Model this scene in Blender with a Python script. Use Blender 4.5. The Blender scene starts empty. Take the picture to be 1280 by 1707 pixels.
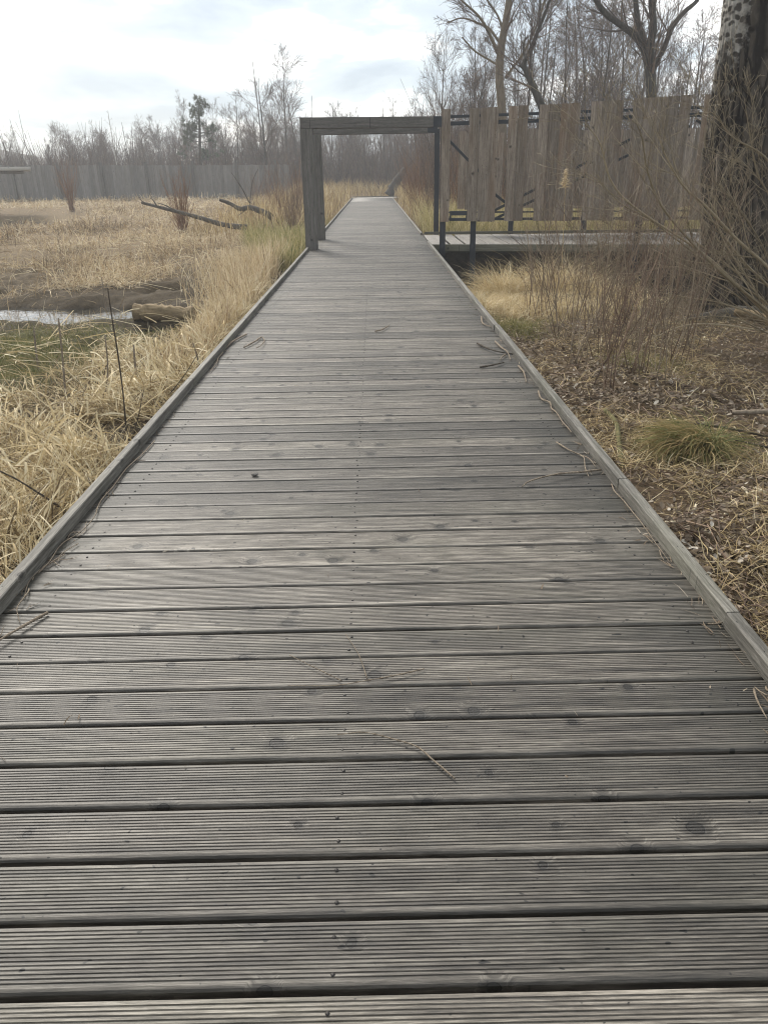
import bpy, math, random
import numpy as np
from mathutils import Matrix, Vector

random.seed(7)
RNG = np.random.default_rng(11)
SC = bpy.context.scene
COL = SC.collection

# ------------------------------------------------------------------ camera
F_PX, PITCH, ROLL, YAW, CAM_H = 1281.74, 0.41433, -0.015862, 0.006370, 1.366
cp, sp = math.cos(PITCH), math.sin(PITCH)
FWD = np.array([math.sin(YAW) * cp, math.cos(YAW) * cp, -sp])
R0 = np.array([math.cos(YAW), -math.sin(YAW), 0.0])
U0 = np.cross(R0, FWD)
RGT = math.cos(ROLL) * R0 + math.sin(ROLL) * U0
UPV = -math.sin(ROLL) * R0 + math.cos(ROLL) * U0
cam_data = bpy.data.cameras.new('camera')
cam_data.sensor_fit = 'VERTICAL'
cam_data.sensor_height = 24.0
cam_data.lens = 24.0 * F_PX / 1707.0
cam_data.clip_start = 0.05
cam_data.clip_end = 3000.0
cam = bpy.data.objects.new('camera', cam_data)
COL.objects.link(cam)
cam.matrix_world = Matrix(((RGT[0], UPV[0], -FWD[0], 0.0), (RGT[1], UPV[1], -FWD[1], 0.0), (RGT[2], UPV[2], -FWD[2], CAM_H), (0, 0, 0, 1)))
SC.camera = cam

# ------------------------------------------------------------------ sky, sun, exposure
SUN_EL, SUN_AZ = math.radians(36), math.radians(-28)      # ahead and a little to the left, behind thin cloud
world = bpy.data.worlds.new('World')
SC.world = world
world.use_nodes = True
nt = world.node_tree
nt.nodes.clear()


def wn(t, **kw):
    n = nt.nodes.new(t)
    for k, v in kw.items():
        setattr(n, k, v)
    return n


w_out = wn('ShaderNodeOutputWorld')
w_sky = wn('ShaderNodeTexSky', sky_type='NISHITA', sun_disc=False, sun_elevation=SUN_EL, sun_rotation=SUN_AZ)
w_bg1 = wn('ShaderNodeBackground')
w_bg1.inputs['Strength'].default_value = 0.10
nt.links.new(w_sky.outputs[0], w_bg1.inputs['Color'])
w_tc = wn('ShaderNodeTexCoord')
w_sep = wn('ShaderNodeSeparateXYZ')
nt.links.new(w_tc.outputs['Generated'], w_sep.inputs[0])
w_add = wn('ShaderNodeMath', operation='ADD')
w_add.inputs[1].default_value = 0.22
w_abs = wn('ShaderNodeMath', operation='ABSOLUTE')
nt.links.new(w_sep.outputs['Z'], w_abs.inputs[0])
nt.links.new(w_abs.outputs[0], w_add.inputs[0])
w_dx = wn('ShaderNodeMath', operation='DIVIDE')
w_dy = wn('ShaderNodeMath', operation='DIVIDE')
for n, o in ((w_dx, 'X'), (w_dy, 'Y')):
    nt.links.new(w_sep.outputs[o], n.inputs[0])
    nt.links.new(w_add.outputs[0], n.inputs[1])
w_comb = wn('ShaderNodeCombineXYZ')
nt.links.new(w_dx.outputs[0], w_comb.inputs[0])
nt.links.new(w_dy.outputs[0], w_comb.inputs[1])
w_noise = wn('ShaderNodeTexNoise')
w_noise.inputs['Scale'].default_value = 1.35
w_noise.inputs['Detail'].default_value = 5.0
w_noise.inputs['Roughness'].default_value = 0.55
w_noise.inputs['Distortion'].default_value = 0.25
nt.links.new(w_comb.outputs[0], w_noise.inputs['Vector'])
w_ramp = wn('ShaderNodeValToRGB')
w_ramp.color_ramp.elements[0].position = 0.39
w_ramp.color_ramp.elements[0].color = (0.30, 0.37, 0.45, 1)
w_ramp.color_ramp.elements[1].position = 0.63
w_ramp.color_ramp.elements[1].color = (1.55, 1.50, 1.44, 1)
e = w_ramp.color_ramp.elements.new(0.50)
e.color = (0.48, 0.55, 0.61, 1)
nt.links.new(w_noise.outputs['Fac'], w_ramp.inputs['Fac'])
w_bg2 = wn('ShaderNodeBackground')
w_bg2.inputs['Strength'].default_value = 1.0
nt.links.new(w_ramp.outputs['Color'], w_bg2.inputs['Color'])
w_mix = wn('ShaderNodeMixShader')
w_mix.inputs['Fac'].default_value = 0.82
nt.links.new(w_bg1.outputs[0], w_mix.inputs[1])
nt.links.new(w_bg2.outputs[0], w_mix.inputs[2])
nt.links.new(w_mix.outputs[0], w_out.inputs['Surface'])

sun_data = bpy.data.lights.new('sun', 'SUN')
sun_data.energy = 3.8
sun_data.angle = math.radians(24)
sun_data.color = (1.0, 0.95, 0.87)
sun = bpy.data.objects.new('sun', sun_data)
COL.objects.link(sun)
sun_dir = Vector((math.sin(SUN_AZ) * math.cos(SUN_EL), math.cos(SUN_AZ) * math.cos(SUN_EL), math.sin(SUN_EL)))
sun.rotation_euler = (-sun_dir).to_track_quat('-Z', 'Y').to_euler()
sun.location = (0, 0, 40)

SC.view_settings.view_transform = 'Standard'
SC.view_settings.look = 'None'
SC.view_settings.exposure = 0.6
SC.view_settings.gamma = 1.0
SC.view_settings.use_curve_mapping = False
SC.render.engine = 'CYCLES'
SC.cycles.use_denoising = True
SC.cycles.filter_width = 1.15
SC.cycles.max_bounces = 6
SC.cycles.diffuse_bounces = 3
SC.cycles.volume_bounces = 1
SC.cycles.use_adaptive_sampling = True
SC.cycles.adaptive_threshold = 0.01


# ------------------------------------------------------------------ placing helpers
def ray(px, py):
    return FWD + RGT * (px - 640.0) / F_PX - UPV * (py - 853.5) / F_PX


def at(px, py, y):
    """world point on the vertical plane at distance y that shows at a photograph pixel"""
    d = ray(px, py)
    return np.array([0, 0, CAM_H]) + d * (y / d[1])


def gz(px, py, z=0.0):
    """world point at height z that shows at a photograph pixel"""
    d = ray(px, py)
    return np.array([0, 0, CAM_H]) + d * ((z - CAM_H) / d[2])


# ------------------------------------------------------------------ value noise and terrain height
_perm = np.random.default_rng(3).random((256, 256))


def vnoise(x, y):
    xi, yi = np.floor(x).astype(int), np.floor(y).astype(int)
    fx, fy = x - xi, y - yi
    fx, fy = fx * fx * (3 - 2 * fx), fy * fy * (3 - 2 * fy)
    g = lambda a, b: _perm[a & 255, b & 255]
    return (g(xi, yi) * (1 - fx) + g(xi + 1, yi) * fx) * (1 - fy) + (g(xi, yi + 1) * (1 - fx) + g(xi + 1, yi + 1) * fx) * fy - 0.5


def fbm(x, y, o=3):
    s, a = 0.0, 1.0
    for i in range(o):
        s = s + a * vnoise(x * 2 ** i + 17.3 * i, y * 2 ** i + 5.1 * i)
        a *= 0.5
    return s


def sstep(a, b, t):
    t = np.clip((t - a) / (b - a), 0, 1)
    return t * t * (3 - 2 * t)


XL, XR, KH, KW = -1.303, 1.110, 0.055, 0.045
WATER_Z = -0.52
PUDDLES = [(-5.0, 11.8, 2.6, 0.66), (-3.55, 13.9, 0.6, 0.3), (-17.2, 37.0, 3.0, 3.8), (-7.5, 12.1, 1.0, 0.6)]


def open_mud(x, y):
    """1 where the marsh is open water or wet mud with hardly a blade"""
    m = np.zeros(np.shape(x))
    for cx, cy, rx, ry in PUDDLES:
        dy = np.where(y < cy, (cy - y) / (ry * 3.6), (y - cy) / (ry * 2.6))
        m = np.maximum(m, 1 - sstep(0.75, 1.25, np.sqrt(((x - cx) / (rx * 1.05)) ** 2 + dy ** 2) + 0.5 * vnoise(x * 1.7, y * 1.7)))
    return m


def H(x, y):
    x = np.asarray(x, float)
    y = np.asarray(y, float)
    near = 1 - sstep(14, 30, y)
    left = -0.40 + 0.10 * fbm(x * 0.9, y * 0.9) + 0.10 * near * fbm(x * 2.3 + 9, y * 2.3) + 0.05 * near * fbm(x * 6.1, y * 6.1 + 4) * (1 - np.exp(-((y - 11.8) / 0.9) ** 2)) + 0.12 * sstep(-3.2, -1.7, x) * near
    left = left - 0.22 * np.exp(-((x + 1.75) / 0.30) ** 2 - ((y - 2.9) / 0.55) ** 2)
    left = left - 0.03 * np.exp(-((x + 4.6) / 1.3) ** 2 - ((y - 8.4) / 1.3) ** 2)
    left = left - 0.13 * np.exp(-((x + 2.9) / 0.75) ** 2 - ((y - 10.3) / 0.7) ** 2)
    left = left + 0.5 * sstep(30, 62, y)
    for cx, cy, rx, ry in PUDDLES:
        q = ((x - cx) / rx) ** 2 + ((y - cy) / ry) ** 2
        left = left - 0.32 * np.exp(-q * 1.0)
    right = -0.16 - 0.10 * sstep(1.2, 3.5, x) + 0.09 * fbm(x * 1.1, y * 1.1) + 0.04 * fbm(x * 4, y * 4)
    pit = sstep(13.4, 15.0, y) * (1 - sstep(18.5, 19.4, y)) * (1 - sstep(9, 12, x))
    right = right - 0.55 * pit - 0.50 * sstep(8.2, 12.8, y) * (1 - sstep(4.6, 6.2, x)) * (1 - sstep(18.4, 19.5, y))
    right = right + 0.25 * sstep(40, 75, y)
    t = sstep(-1.0, 0.8, x)
    z = left * (1 - t) + right * t
    under = sstep(-1.45, -1.2, x) * (1 - sstep(1.0, 1.2, x)) * (1 - sstep(51, 53, y))
    z = z * (1 - under) + np.minimum(z, -0.40) * under
    far = np.maximum(y - 95, 0)
    z = z + 0.02 * far * sstep(95, 130, y)
    z = z + 9.5 * np.exp(-((x + 100) / 38) ** 2 - ((y - 160) / 24) ** 2)
    return z


# ------------------------------------------------------------------ materials
def new_mat(name):
    m = bpy.data.materials.new(name)
    m.use_nodes = True
    m.node_tree.nodes.clear()
    return m


class G:
    """small node graph writer"""

    def __init__(self, name):
        self.m = new_mat(name)
        self.t = self.m.node_tree
        self.out = self.t.nodes.new('ShaderNodeOutputMaterial')

    def n(self, typ, ins=None, **props):
        nd = self.t.nodes.new('ShaderNode' + typ)
        for k, v in props.items():
            setattr(nd, k, v)
        for k, v in (ins or {}).items():
            self.set(nd.inputs[k], v)
        return nd

    def set(self, sock, v):
        if isinstance(v, bpy.types.NodeSocket):
            self.t.links.new(v, sock)
        elif isinstance(v, bpy.types.Node):
            self.t.links.new(v.outputs[0], sock)
        else:
            if isinstance(v, (tuple, list)) and len(v) == 3 and sock.type == 'RGBA':
                v = (*v, 1)
            sock.default_value = v

    def math(self, op, a, b=0.0, clamp=False):
        return self.n('Math', {0: a, 1: b}, operation=op, use_clamp=clamp).outputs[0]

    def ramp(self, fac, stops):
        nd = self.n('ValToRGB', {'Fac': fac})
        cr = nd.color_ramp
        while len(cr.elements) < len(stops):
            cr.elements.new(0.5)
        for el, (p, c) in zip(cr.elements, stops):
            el.position = p
            el.color = (*c, 1) if len(c) == 3 else c
        return nd.outputs['Color']

    def mix(self, fac, a, b, mode='MIX'):
        nd = self.n('Mix', data_type='RGBA', blend_type=mode)
        self.set(nd.inputs[0], fac)
        self.set(nd.inputs[6], a)
        self.set(nd.inputs[7], b)
        return nd.outputs[2]

    def noise(self, vec, scale, detail=3.0, rough=0.5, dist=0.0):
        return self.n('TexNoise', {'Vector': vec, 'Scale': scale, 'Detail': detail, 'Roughness': rough, 'Distortion': dist}).outputs['Fac']

    def vscale(self, vec, s):
        return self.n('VectorMath', {0: vec, 1: s}, operation='MULTIPLY').outputs[0]

    def vadd(self, a, b):
        return self.n('VectorMath', {0: a, 1: b}, operation='ADD').outputs[0]

    def comb(self, x, y, z):
        return self.n('CombineXYZ', {0: x, 1: y, 2: z}).outputs[0]

    def bump(self, h, strength, dist):
        return self.n('Bump', {'Height': h, 'Strength': strength, 'Distance': dist}).outputs[0]

    def pbr(self, color, rough=0.8, normal=None, spec=0.3, metal=0.0):
        b = self.n('BsdfPrincipled', {'Base Color': color, 'Roughness': rough, 'Specular IOR Level': spec, 'Metallic': metal})
        if normal is not None:
            self.set(b.inputs['Normal'], normal)
        self.t.links.new(b.outputs[0], self.out.inputs['Surface'])
        return self.m

    def leafy(self, color, trans=0.3, rough=0.7):
        d = self.n('BsdfPrincipled', {'Base Color': color, 'Roughness': rough, 'Specular IOR Level': 0.25})
        tr = self.n('BsdfTranslucent', {'Color': color})
        mx = self.n('MixShader', {0: trans, 1: d.outputs[0], 2: tr.outputs[0]})
        self.t.links.new(mx.outputs[0], self.out.inputs['Surface'])
        return self.m


def wood_mat(name, dark, mid, light, along='X', grain=55.0, knots=0.16, green=0.25, rough=0.72, blotch=0.35, groove=False, bright=(0.82, 1.16), spec=0.3, warm=None):
    """weathered timber: fibres along one local axis, scattered knots, a tone of its own for every board"""
    g = G(name)
    tc = g.n('TexCoord').outputs['Object']
    rnd = g.n('ObjectInfo').outputs['Random']
    sep = g.n('SeparateXYZ', {0: tc})
    ax = {'X': (0, 1, 2), 'Y': (1, 0, 2), 'Z': (2, 0, 1)}[along]
    a, b, c = (sep.outputs[i] for i in ax)
    off = g.math('MULTIPLY', rnd, 91.7)
    a2 = g.math('ADD', a, off)
    kv = g.comb(a2, g.math('ADD', b, c), off)
    kn = g.n('TexVoronoi', {'Vector': g.vadd(kv, g.vscale(g.n('TexNoise', {'Vector': kv, 'Scale': 30.0}).outputs['Color'], (0.012, 0.012, 0.0))), 'Scale': 6.5}, voronoi_dimensions='2D')
    d = kn.outputs['Distance']
    csep = g.n('SeparateColor', {0: kn.outputs['Color']})
    sel = g.math('LESS_THAN', csep.outputs[0], knots)
    size = g.math('ADD', g.math('MULTIPLY', csep.outputs[1], 0.08), 0.06)
    kd = g.math('DIVIDE', d, size)
    core = g.math('MULTIPLY', g.math('SUBTRACT', 1.0, g.n('MapRange', {'Value': kd, 'From Min': 0.9, 'From Max': 1.02}).outputs[0]), sel)
    halo = g.math('MULTIPLY', g.math('SUBTRACT', 1.0, g.n('MapRange', {'Value': kd, 'From Min': 0.8, 'From Max': 2.9}, interpolation_type='SMOOTHSTEP').outputs[0]), sel)
    b2 = g.math('ADD', b, g.math('MULTIPLY', g.math('MULTIPLY', halo, d), 0.11))
    wob = g.math('MULTIPLY', g.noise(g.comb(g.math('MULTIPLY', a2, 1.2), g.math('MULTIPLY', b, 8), off), 1.0, 3.0), 0.034)
    b3 = g.math('ADD', b2, wob)
    gv = g.comb(g.math('MULTIPLY', a2, 2.2), g.math('MULTIPLY', b3, grain), g.math('MULTIPLY', c, grain))
    fib = g.noise(gv, 1.0, 7.0, 0.62)
    fine = g.noise(g.comb(g.math('MULTIPLY', a2, 14.0), g.math('MULTIPLY', b3, grain * 5), g.math('MULTIPLY', c, grain * 3)), 1.0, 4.0, 0.75)
    f = g.math('ADD', g.math('MULTIPLY', fib, 0.55), g.math('MULTIPLY', fine, 0.45))
    col = g.ramp(f, [(0.38, dark), (0.50, mid), (0.63, light)])
    bl = g.noise(g.comb(g.math('MULTIPLY', a2, 1.5), g.math('MULTIPLY', b, 5.0), off), 1.0, 4.0, 0.6)
    col = g.mix(g.math('MULTIPLY', g.n('MapRange', {'Value': bl, 'From Min': 0.52, 'From Max': 0.72}).outputs[0], blotch), col, dark)
    gr = g.noise(g.comb(g.math('MULTIPLY', a2, 0.8), g.math('MULTIPLY', b, 2.5), g.math('ADD', off, 5.0)), 1.3, 4.0, 0.65)
    col = g.mix(g.math('MULTIPLY', g.n('MapRange', {'Value': gr, 'From Min': 0.5, 'From Max': 0.75}).outputs[0], green), col, (0.105, 0.108, 0.062))
    if warm:
        wv = g.noise(g.comb(g.math('MULTIPLY', a2, 0.5), g.math('MULTIPLY', b, 3.0), g.math('ADD', off, 9.0)), 1.0, 3.0)
        col = g.mix(g.math('MULTIPLY', g.n('MapRange', {'Value': wv, 'From Min': 0.52, 'From Max': 0.7}).outputs[0], 0.5), col, warm)
    ring = g.math('SINE', g.math('MULTIPLY', d, 190.0))
    rim = g.n('MapRange', {'Value': kd, 'From Min': 0.72, 'From Max': 0.9}).outputs[0]
    kcol = g.mix(g.math('MULTIPLY', g.math('ADD', ring, 1.0), 0.3), tuple(v * 0.22 for v in mid), tuple(v * 0.5 for v in mid))
    kcol = g.mix(rim, kcol, tuple(v * 0.3 for v in dark))
    col = g.mix(g.math('MULTIPLY', g.math('MULTIPLY', halo, halo), 0.55), col, tuple(v * 0.55 for v in dark))
    col = g.mix(g.math('MULTIPLY', core, 0.9), col, kcol)
    sp_ = g.noise(g.comb(g.math('MULTIPLY', a2, 38.0), g.math('MULTIPLY', b, 60.0), off), 1.0, 1.0)
    col = g.mix(g.n('MapRange', {'Value': sp_, 'From Min': 0.73, 'From Max': 0.76}).outputs[0], col, tuple(v * 0.35 for v in dark))
    hgt = g.math('ADD', f, g.math('MULTIPLY', core, -0.25))
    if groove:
        dirt_shade = g.n('MapRange', {'Value': sep.outputs[2], 'From Min': -0.0020, 'From Max': -0.0003}).outputs[0]  # groove bottoms get a darker colour: dirt plus painted-in groove shade
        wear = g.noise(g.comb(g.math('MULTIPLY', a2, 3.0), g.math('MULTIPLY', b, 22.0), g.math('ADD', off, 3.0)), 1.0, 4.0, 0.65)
        col = g.mix(g.math('MULTIPLY', g.math('SUBTRACT', 1.0, dirt_shade), g.n('MapRange', {'Value': wear, 'From Min': 0.35, 'From Max': 0.68, 'To Min': 0.05, 'To Max': 0.72}).outputs[0]), col, (0.034, 0.031, 0.025))
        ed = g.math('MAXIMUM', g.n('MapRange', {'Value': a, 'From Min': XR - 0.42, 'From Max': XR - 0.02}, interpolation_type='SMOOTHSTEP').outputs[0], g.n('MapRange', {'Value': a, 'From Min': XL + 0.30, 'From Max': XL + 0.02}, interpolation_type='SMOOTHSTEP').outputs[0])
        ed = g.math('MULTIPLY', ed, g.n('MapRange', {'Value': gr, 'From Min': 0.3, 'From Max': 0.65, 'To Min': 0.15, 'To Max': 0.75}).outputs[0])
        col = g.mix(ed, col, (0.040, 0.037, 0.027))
    br = g.n('MapRange', {'Value': g.n('ObjectInfo').outputs['Random'], 'From Min': 0.0, 'From Max': 1.0, 'To Min': bright[0], 'To Max': bright[1]}).outputs[0]
    col = g.mix(1.0, col, g.n('CombineColor', {0: br, 1: br, 2: br}).outputs[0], 'MULTIPLY')
    return g.pbr(col, rough, g.bump(hgt, 0.55, 0.004), spec)


def tone_mat(name, stops, trans=0.25, rough=0.75, leaf=True, bright=None):
    """plants and litter: every blade carries its own tone"""
    g = G(name)
    t = g.n('Attribute', attribute_name='tone').outputs['Fac']
    col = g.ramp(t, stops)
    nz = g.noise(g.n('TexCoord').outputs['Object'], 35.0, 2.0)
    col = g.mix(g.math('MULTIPLY', nz, 0.35), col, g.mix(1.0, col, (0.55, 0.5, 0.45), 'MULTIPLY'))
    return g.leafy(col, trans, rough) if leaf else g.pbr(col, rough, None, 0.2)


def bark_mat(name, dark, light, scale=(14, 14, 3), rough=0.9):
    g = G(name)
    tc = g.n('TexCoord').outputs['Object']
    v = g.vscale(tc, scale)
    n = g.noise(v, 1.0, 6.0, 0.65)
    col = g.ramp(n, [(0.3, dark), (0.7, light)])
    return g.pbr(col, rough, g.bump(n, 0.8, 0.02), 0.15)


M = {}
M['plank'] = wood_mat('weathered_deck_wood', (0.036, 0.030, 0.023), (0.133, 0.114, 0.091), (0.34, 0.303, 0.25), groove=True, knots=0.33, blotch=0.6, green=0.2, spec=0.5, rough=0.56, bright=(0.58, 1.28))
M['plank_side'] = wood_mat('weathered_side_deck_wood', (0.10, 0.09, 0.078), (0.195, 0.177, 0.155), (0.33, 0.305, 0.27), along='Y', spec=0.35, rough=0.66)
M['kerb'] = wood_mat('kerb_wood', (0.05, 0.046, 0.037), (0.125, 0.115, 0.097), (0.25, 0.232, 0.2), along='Y', grain=70, green=0.4, knots=0.08, blotch=0.6)
M['pale_deck'] = wood_mat('pale_deck_wood', (0.30, 0.28, 0.25), (0.42, 0.40, 0.36), (0.52, 0.49, 0.45))
M['joist'] = wood_mat('joist_wood', (0.05, 0.047, 0.036), (0.085, 0.08, 0.06), (0.13, 0.12, 0.09), along='Y')
M['fascia'] = wood_mat('fascia_wood', (0.09, 0.088, 0.06), (0.16, 0.15, 0.105), (0.23, 0.21, 0.155), along='X', green=0.5)
M['gate'] = wood_mat('gate_timber', (0.065, 0.06, 0.053), (0.115, 0.105, 0.094), (0.17, 0.155, 0.14), along='Z', grain=35, knots=0.1, green=0.25)
M['gate_beam'] = wood_mat('gate_beam_timber', (0.065, 0.06, 0.053), (0.115, 0.105, 0.094), (0.17, 0.155, 0.14), along='X', grain=35, knots=0.1, green=0.15)
M['board'] = wood_mat('screen_board_wood', (0.112, 0.085, 0.062), (0.21, 0.167, 0.127), (0.335, 0.28, 0.222), along='Z', grain=38, knots=0.07, green=0.18, blotch=0.4, bright=(0.72, 1.2), warm=(0.20, 0.115, 0.06), rough=0.8)
M['far_board'] = wood_mat('far_screen_wood', (0.115, 0.106, 0.096), (0.165, 0.153, 0.14), (0.215, 0.20, 0.185), along='Z', grain=25, knots=0.02, bright=(0.8, 1.2))
g = G('anthracite_steel')
M['steel'] = g.pbr(g.ramp(g.noise(g.n('TexCoord').outputs['Object'], 6.0, 4.0), [(0.3, (0.012, 0.015, 0.02)), (0.7, (0.022, 0.027, 0.034))]), 0.5, None, 0.4)
g = G('screw_metal')
M['screw'] = g.pbr((0.03, 0.026, 0.023), 0.55, None, 0.4, 0.3)
M['straw'] = tone_mat('dry_straw', [(0.0, (0.085, 0.058, 0.03)), (0.26, (0.28, 0.20, 0.10)), (0.58, (0.55, 0.425, 0.22)), (1.0, (0.80, 0.70, 0.48))])
M['reed'] = tone_mat('bleached_reed', [(0.0, (0.12, 0.085, 0.048)), (0.25, (0.30, 0.215, 0.122)), (0.55, (0.54, 0.42, 0.255)), (1.0, (0.78, 0.67, 0.47))])
M['green_reed'] = tone_mat('yellow_green_reed', [(0.0, (0.13, 0.14, 0.045)), (0.35, (0.30, 0.275, 0.105)), (0.65, (0.47, 0.39, 0.19)), (1.0, (0.66, 0.56, 0.34))])
M['moss'] = tone_mat('olive_grass', [(0.0, (0.07, 0.085, 0.024)), (0.5, (0.165, 0.165, 0.052)), (1.0, (0.33, 0.28, 0.12))])
M['sedge'] = tone_mat('sedge_blades', [(0.0, (0.075, 0.095, 0.025)), (0.4, (0.16, 0.16, 0.05)), (0.7, (0.30, 0.22, 0.09)), (1.0, (0.42, 0.30, 0.14))])
M['leaf'] = tone_mat('fallen_leaf', [(0.0, (0.055, 0.039, 0.026)), (0.3, (0.115, 0.083, 0.055)), (0.65, (0.205, 0.155, 0.105)), (0.88, (0.32, 0.26, 0.19)), (1.0, (0.52, 0.47, 0.39))], trans=0.1)
M['twig_red'] = tone_mat('red_brown_twig', [(0.0, (0.09, 0.06, 0.044)), (0.5, (0.18, 0.118, 0.083)), (1.0, (0.31, 0.225, 0.155))], leaf=False, rough=0.7)
M['twig_brown'] = tone_mat('grey_brown_twig', [(0.0, (0.11, 0.082, 0.058)), (0.5, (0.22, 0.17, 0.12)), (1.0, (0.38, 0.31, 0.22))], leaf=False, rough=0.7)
M['twig_olive'] = tone_mat('olive_willow_twig', [(0.0, (0.095, 0.075, 0.047)), (0.5, (0.225, 0.182, 0.115)), (1.0, (0.42, 0.35, 0.235))], leaf=False, rough=0.65)
M['twig_orange'] = tone_mat('orange_willow_twig', [(0.0, (0.12, 0.06, 0.03)), (0.5, (0.22, 0.115, 0.06)), (1.0, (0.32, 0.18, 0.09))], leaf=False, rough=0.7)
M['brush'] = tone_mat('bare_brush', [(0.0, (0.07, 0.055, 0.048)), (0.5, (0.12, 0.092, 0.075)), (1.0, (0.20, 0.14, 0.10))], leaf=False, rough=0.9)
M['bark_grey'] = bark_mat('grey_brown_bark', (0.05, 0.043, 0.035), (0.13, 0.112, 0.09))
M['bark_dark'] = bark_mat('dark_bark', (0.03, 0.026, 0.021), (0.085, 0.075, 0.06))
M['bark_tan'] = bark_mat('tan_bark', (0.11, 0.085, 0.055), (0.21, 0.165, 0.11))
M['bark_birch'] = bark_mat('pale_birch_bark', (0.22, 0.2, 0.17), (0.6, 0.56, 0.5), (8, 8, 5))
M['pine'] = tone_mat('pine_needles', [(0.0, (0.045, 0.06, 0.033)), (1.0, (0.12, 0.15, 0.085))], trans=0.1)
M['stick'] = bark_mat('dry_stick', (0.13, 0.10, 0.074), (0.33, 0.27, 0.20), (60, 60, 60))
M['stick_dark'] = bark_mat('dark_stick', (0.035, 0.028, 0.022), (0.10, 0.08, 0.06), (60, 60, 60))
M['log'] = bark_mat('rotten_log', (0.10, 0.072, 0.040), (0.32, 0.24, 0.14), (4, 22, 22))
M['log_mossy'] = bark_mat('mossy_log', (0.06, 0.055, 0.02), (0.17, 0.15, 0.07), (12, 12, 12))
M['cut'] = bark_mat('cut_wood_face', (0.24, 0.15, 0.07), (0.42, 0.29, 0.15), (30, 30, 30))
M['stone'] = bark_mat('pebble_stone', (0.14, 0.125, 0.11), (0.24, 0.22, 0.2), (60, 60, 60))
M['chip'] = bark_mat('fresh_wood_chip', (0.5, 0.42, 0.28), (0.72, 0.64, 0.48), (40, 40, 40))
g = G('still_water')
tc = g.n('TexCoord').outputs['Object']
M['water'] = g.pbr((0.018, 0.017, 0.013), 0.05, g.bump(g.noise(tc, 7.0, 2.0), 0.14, 0.02), 0.5)
g = G('marsh_ground')
gc = g.n('Attribute', attribute_name='ground_col').outputs['Color']
tc = g.n('TexCoord').outputs['Object']
n1 = g.noise(tc, 9.0, 6.0, 0.7)
n2 = g.noise(tc, 60.0, 3.0, 0.6)
col = g.mix(1.0, gc, g.ramp(n1, [(0.25, (0.45, 0.42, 0.38)), (0.75, (1.45, 1.4, 1.3))]), 'MULTIPLY')
col = g.mix(0.5, col, g.mix(1.0, col, g.ramp(n2, [(0.3, (0.5, 0.5, 0.5)), (0.7, (1.5, 1.5, 1.5))]), 'MULTIPLY'))
M['ground'] = g.pbr(col, 0.95, g.bump(g.math('ADD', n1, g.math('MULTIPLY', n2, 0.4)), 0.9, 0.03), 0.1)
# old poplar bark: pale smooth bark with dark diamond scars above, rough dark bark below
g = G('poplar_bark')
sm = g.n('Attribute', attribute_name='smooth').outputs['Fac']
tc = g.n('TexCoord').outputs['Object']
nb = g.noise(g.vscale(tc, (11, 11, 3.0)), 1.0, 8.0, 0.72)
rough_c = g.ramp(nb, [(0.28, (0.016, 0.013, 0.010)), (0.5, (0.055, 0.045, 0.035)), (0.75, (0.19, 0.16, 0.12))])
rdg = g.n('Attribute', attribute_name='ridge').outputs['Fac']
rough_c = g.mix(g.n('MapRange', {'Value': rdg, 'From Min': 0.25, 'From Max': 0.8}).outputs[0], (0.018, 0.014, 0.011), g.mix(0.45, rough_c, (0.085, 0.07, 0.053)))
pale = g.ramp(g.noise(g.vscale(tc, (5, 5, 9)), 1.0, 4.0), [(0.3, (0.17, 0.155, 0.13)), (0.7, (0.40, 0.375, 0.33))])
scar = g.n('TexVoronoi', {'Vector': g.vadd(g.vscale(tc, (1.0, 1.0, 1.6)), g.vscale(g.n('TexNoise', {'Vector': tc, 'Scale': 7.0}).outputs['Color'], (0.12, 0.12, 0.12))), 'Scale': 8.5}).outputs['Distance']
pale = g.mix(g.n('MapRange', {'Value': scar, 'From Min': 0.36, 'From Max': 0.50, 'To Min': 1.0, 'To Max': 0.0}).outputs[0], pale, (0.055, 0.047, 0.039))
edge = g.n('MapRange', {'Value': g.math('ADD', sm, g.math('MULTIPLY', g.math('SUBTRACT', g.noise(tc, 5.0, 5.0, 0.7), 0.5), 2.1)), 'From Min': 0.40, 'From Max': 0.72}).outputs[0]
M['poplar'] = g.pbr(g.mix(edge, rough_c, pale), 0.9, g.bump(nb, 0.9, 0.03), 0.15)


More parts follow.
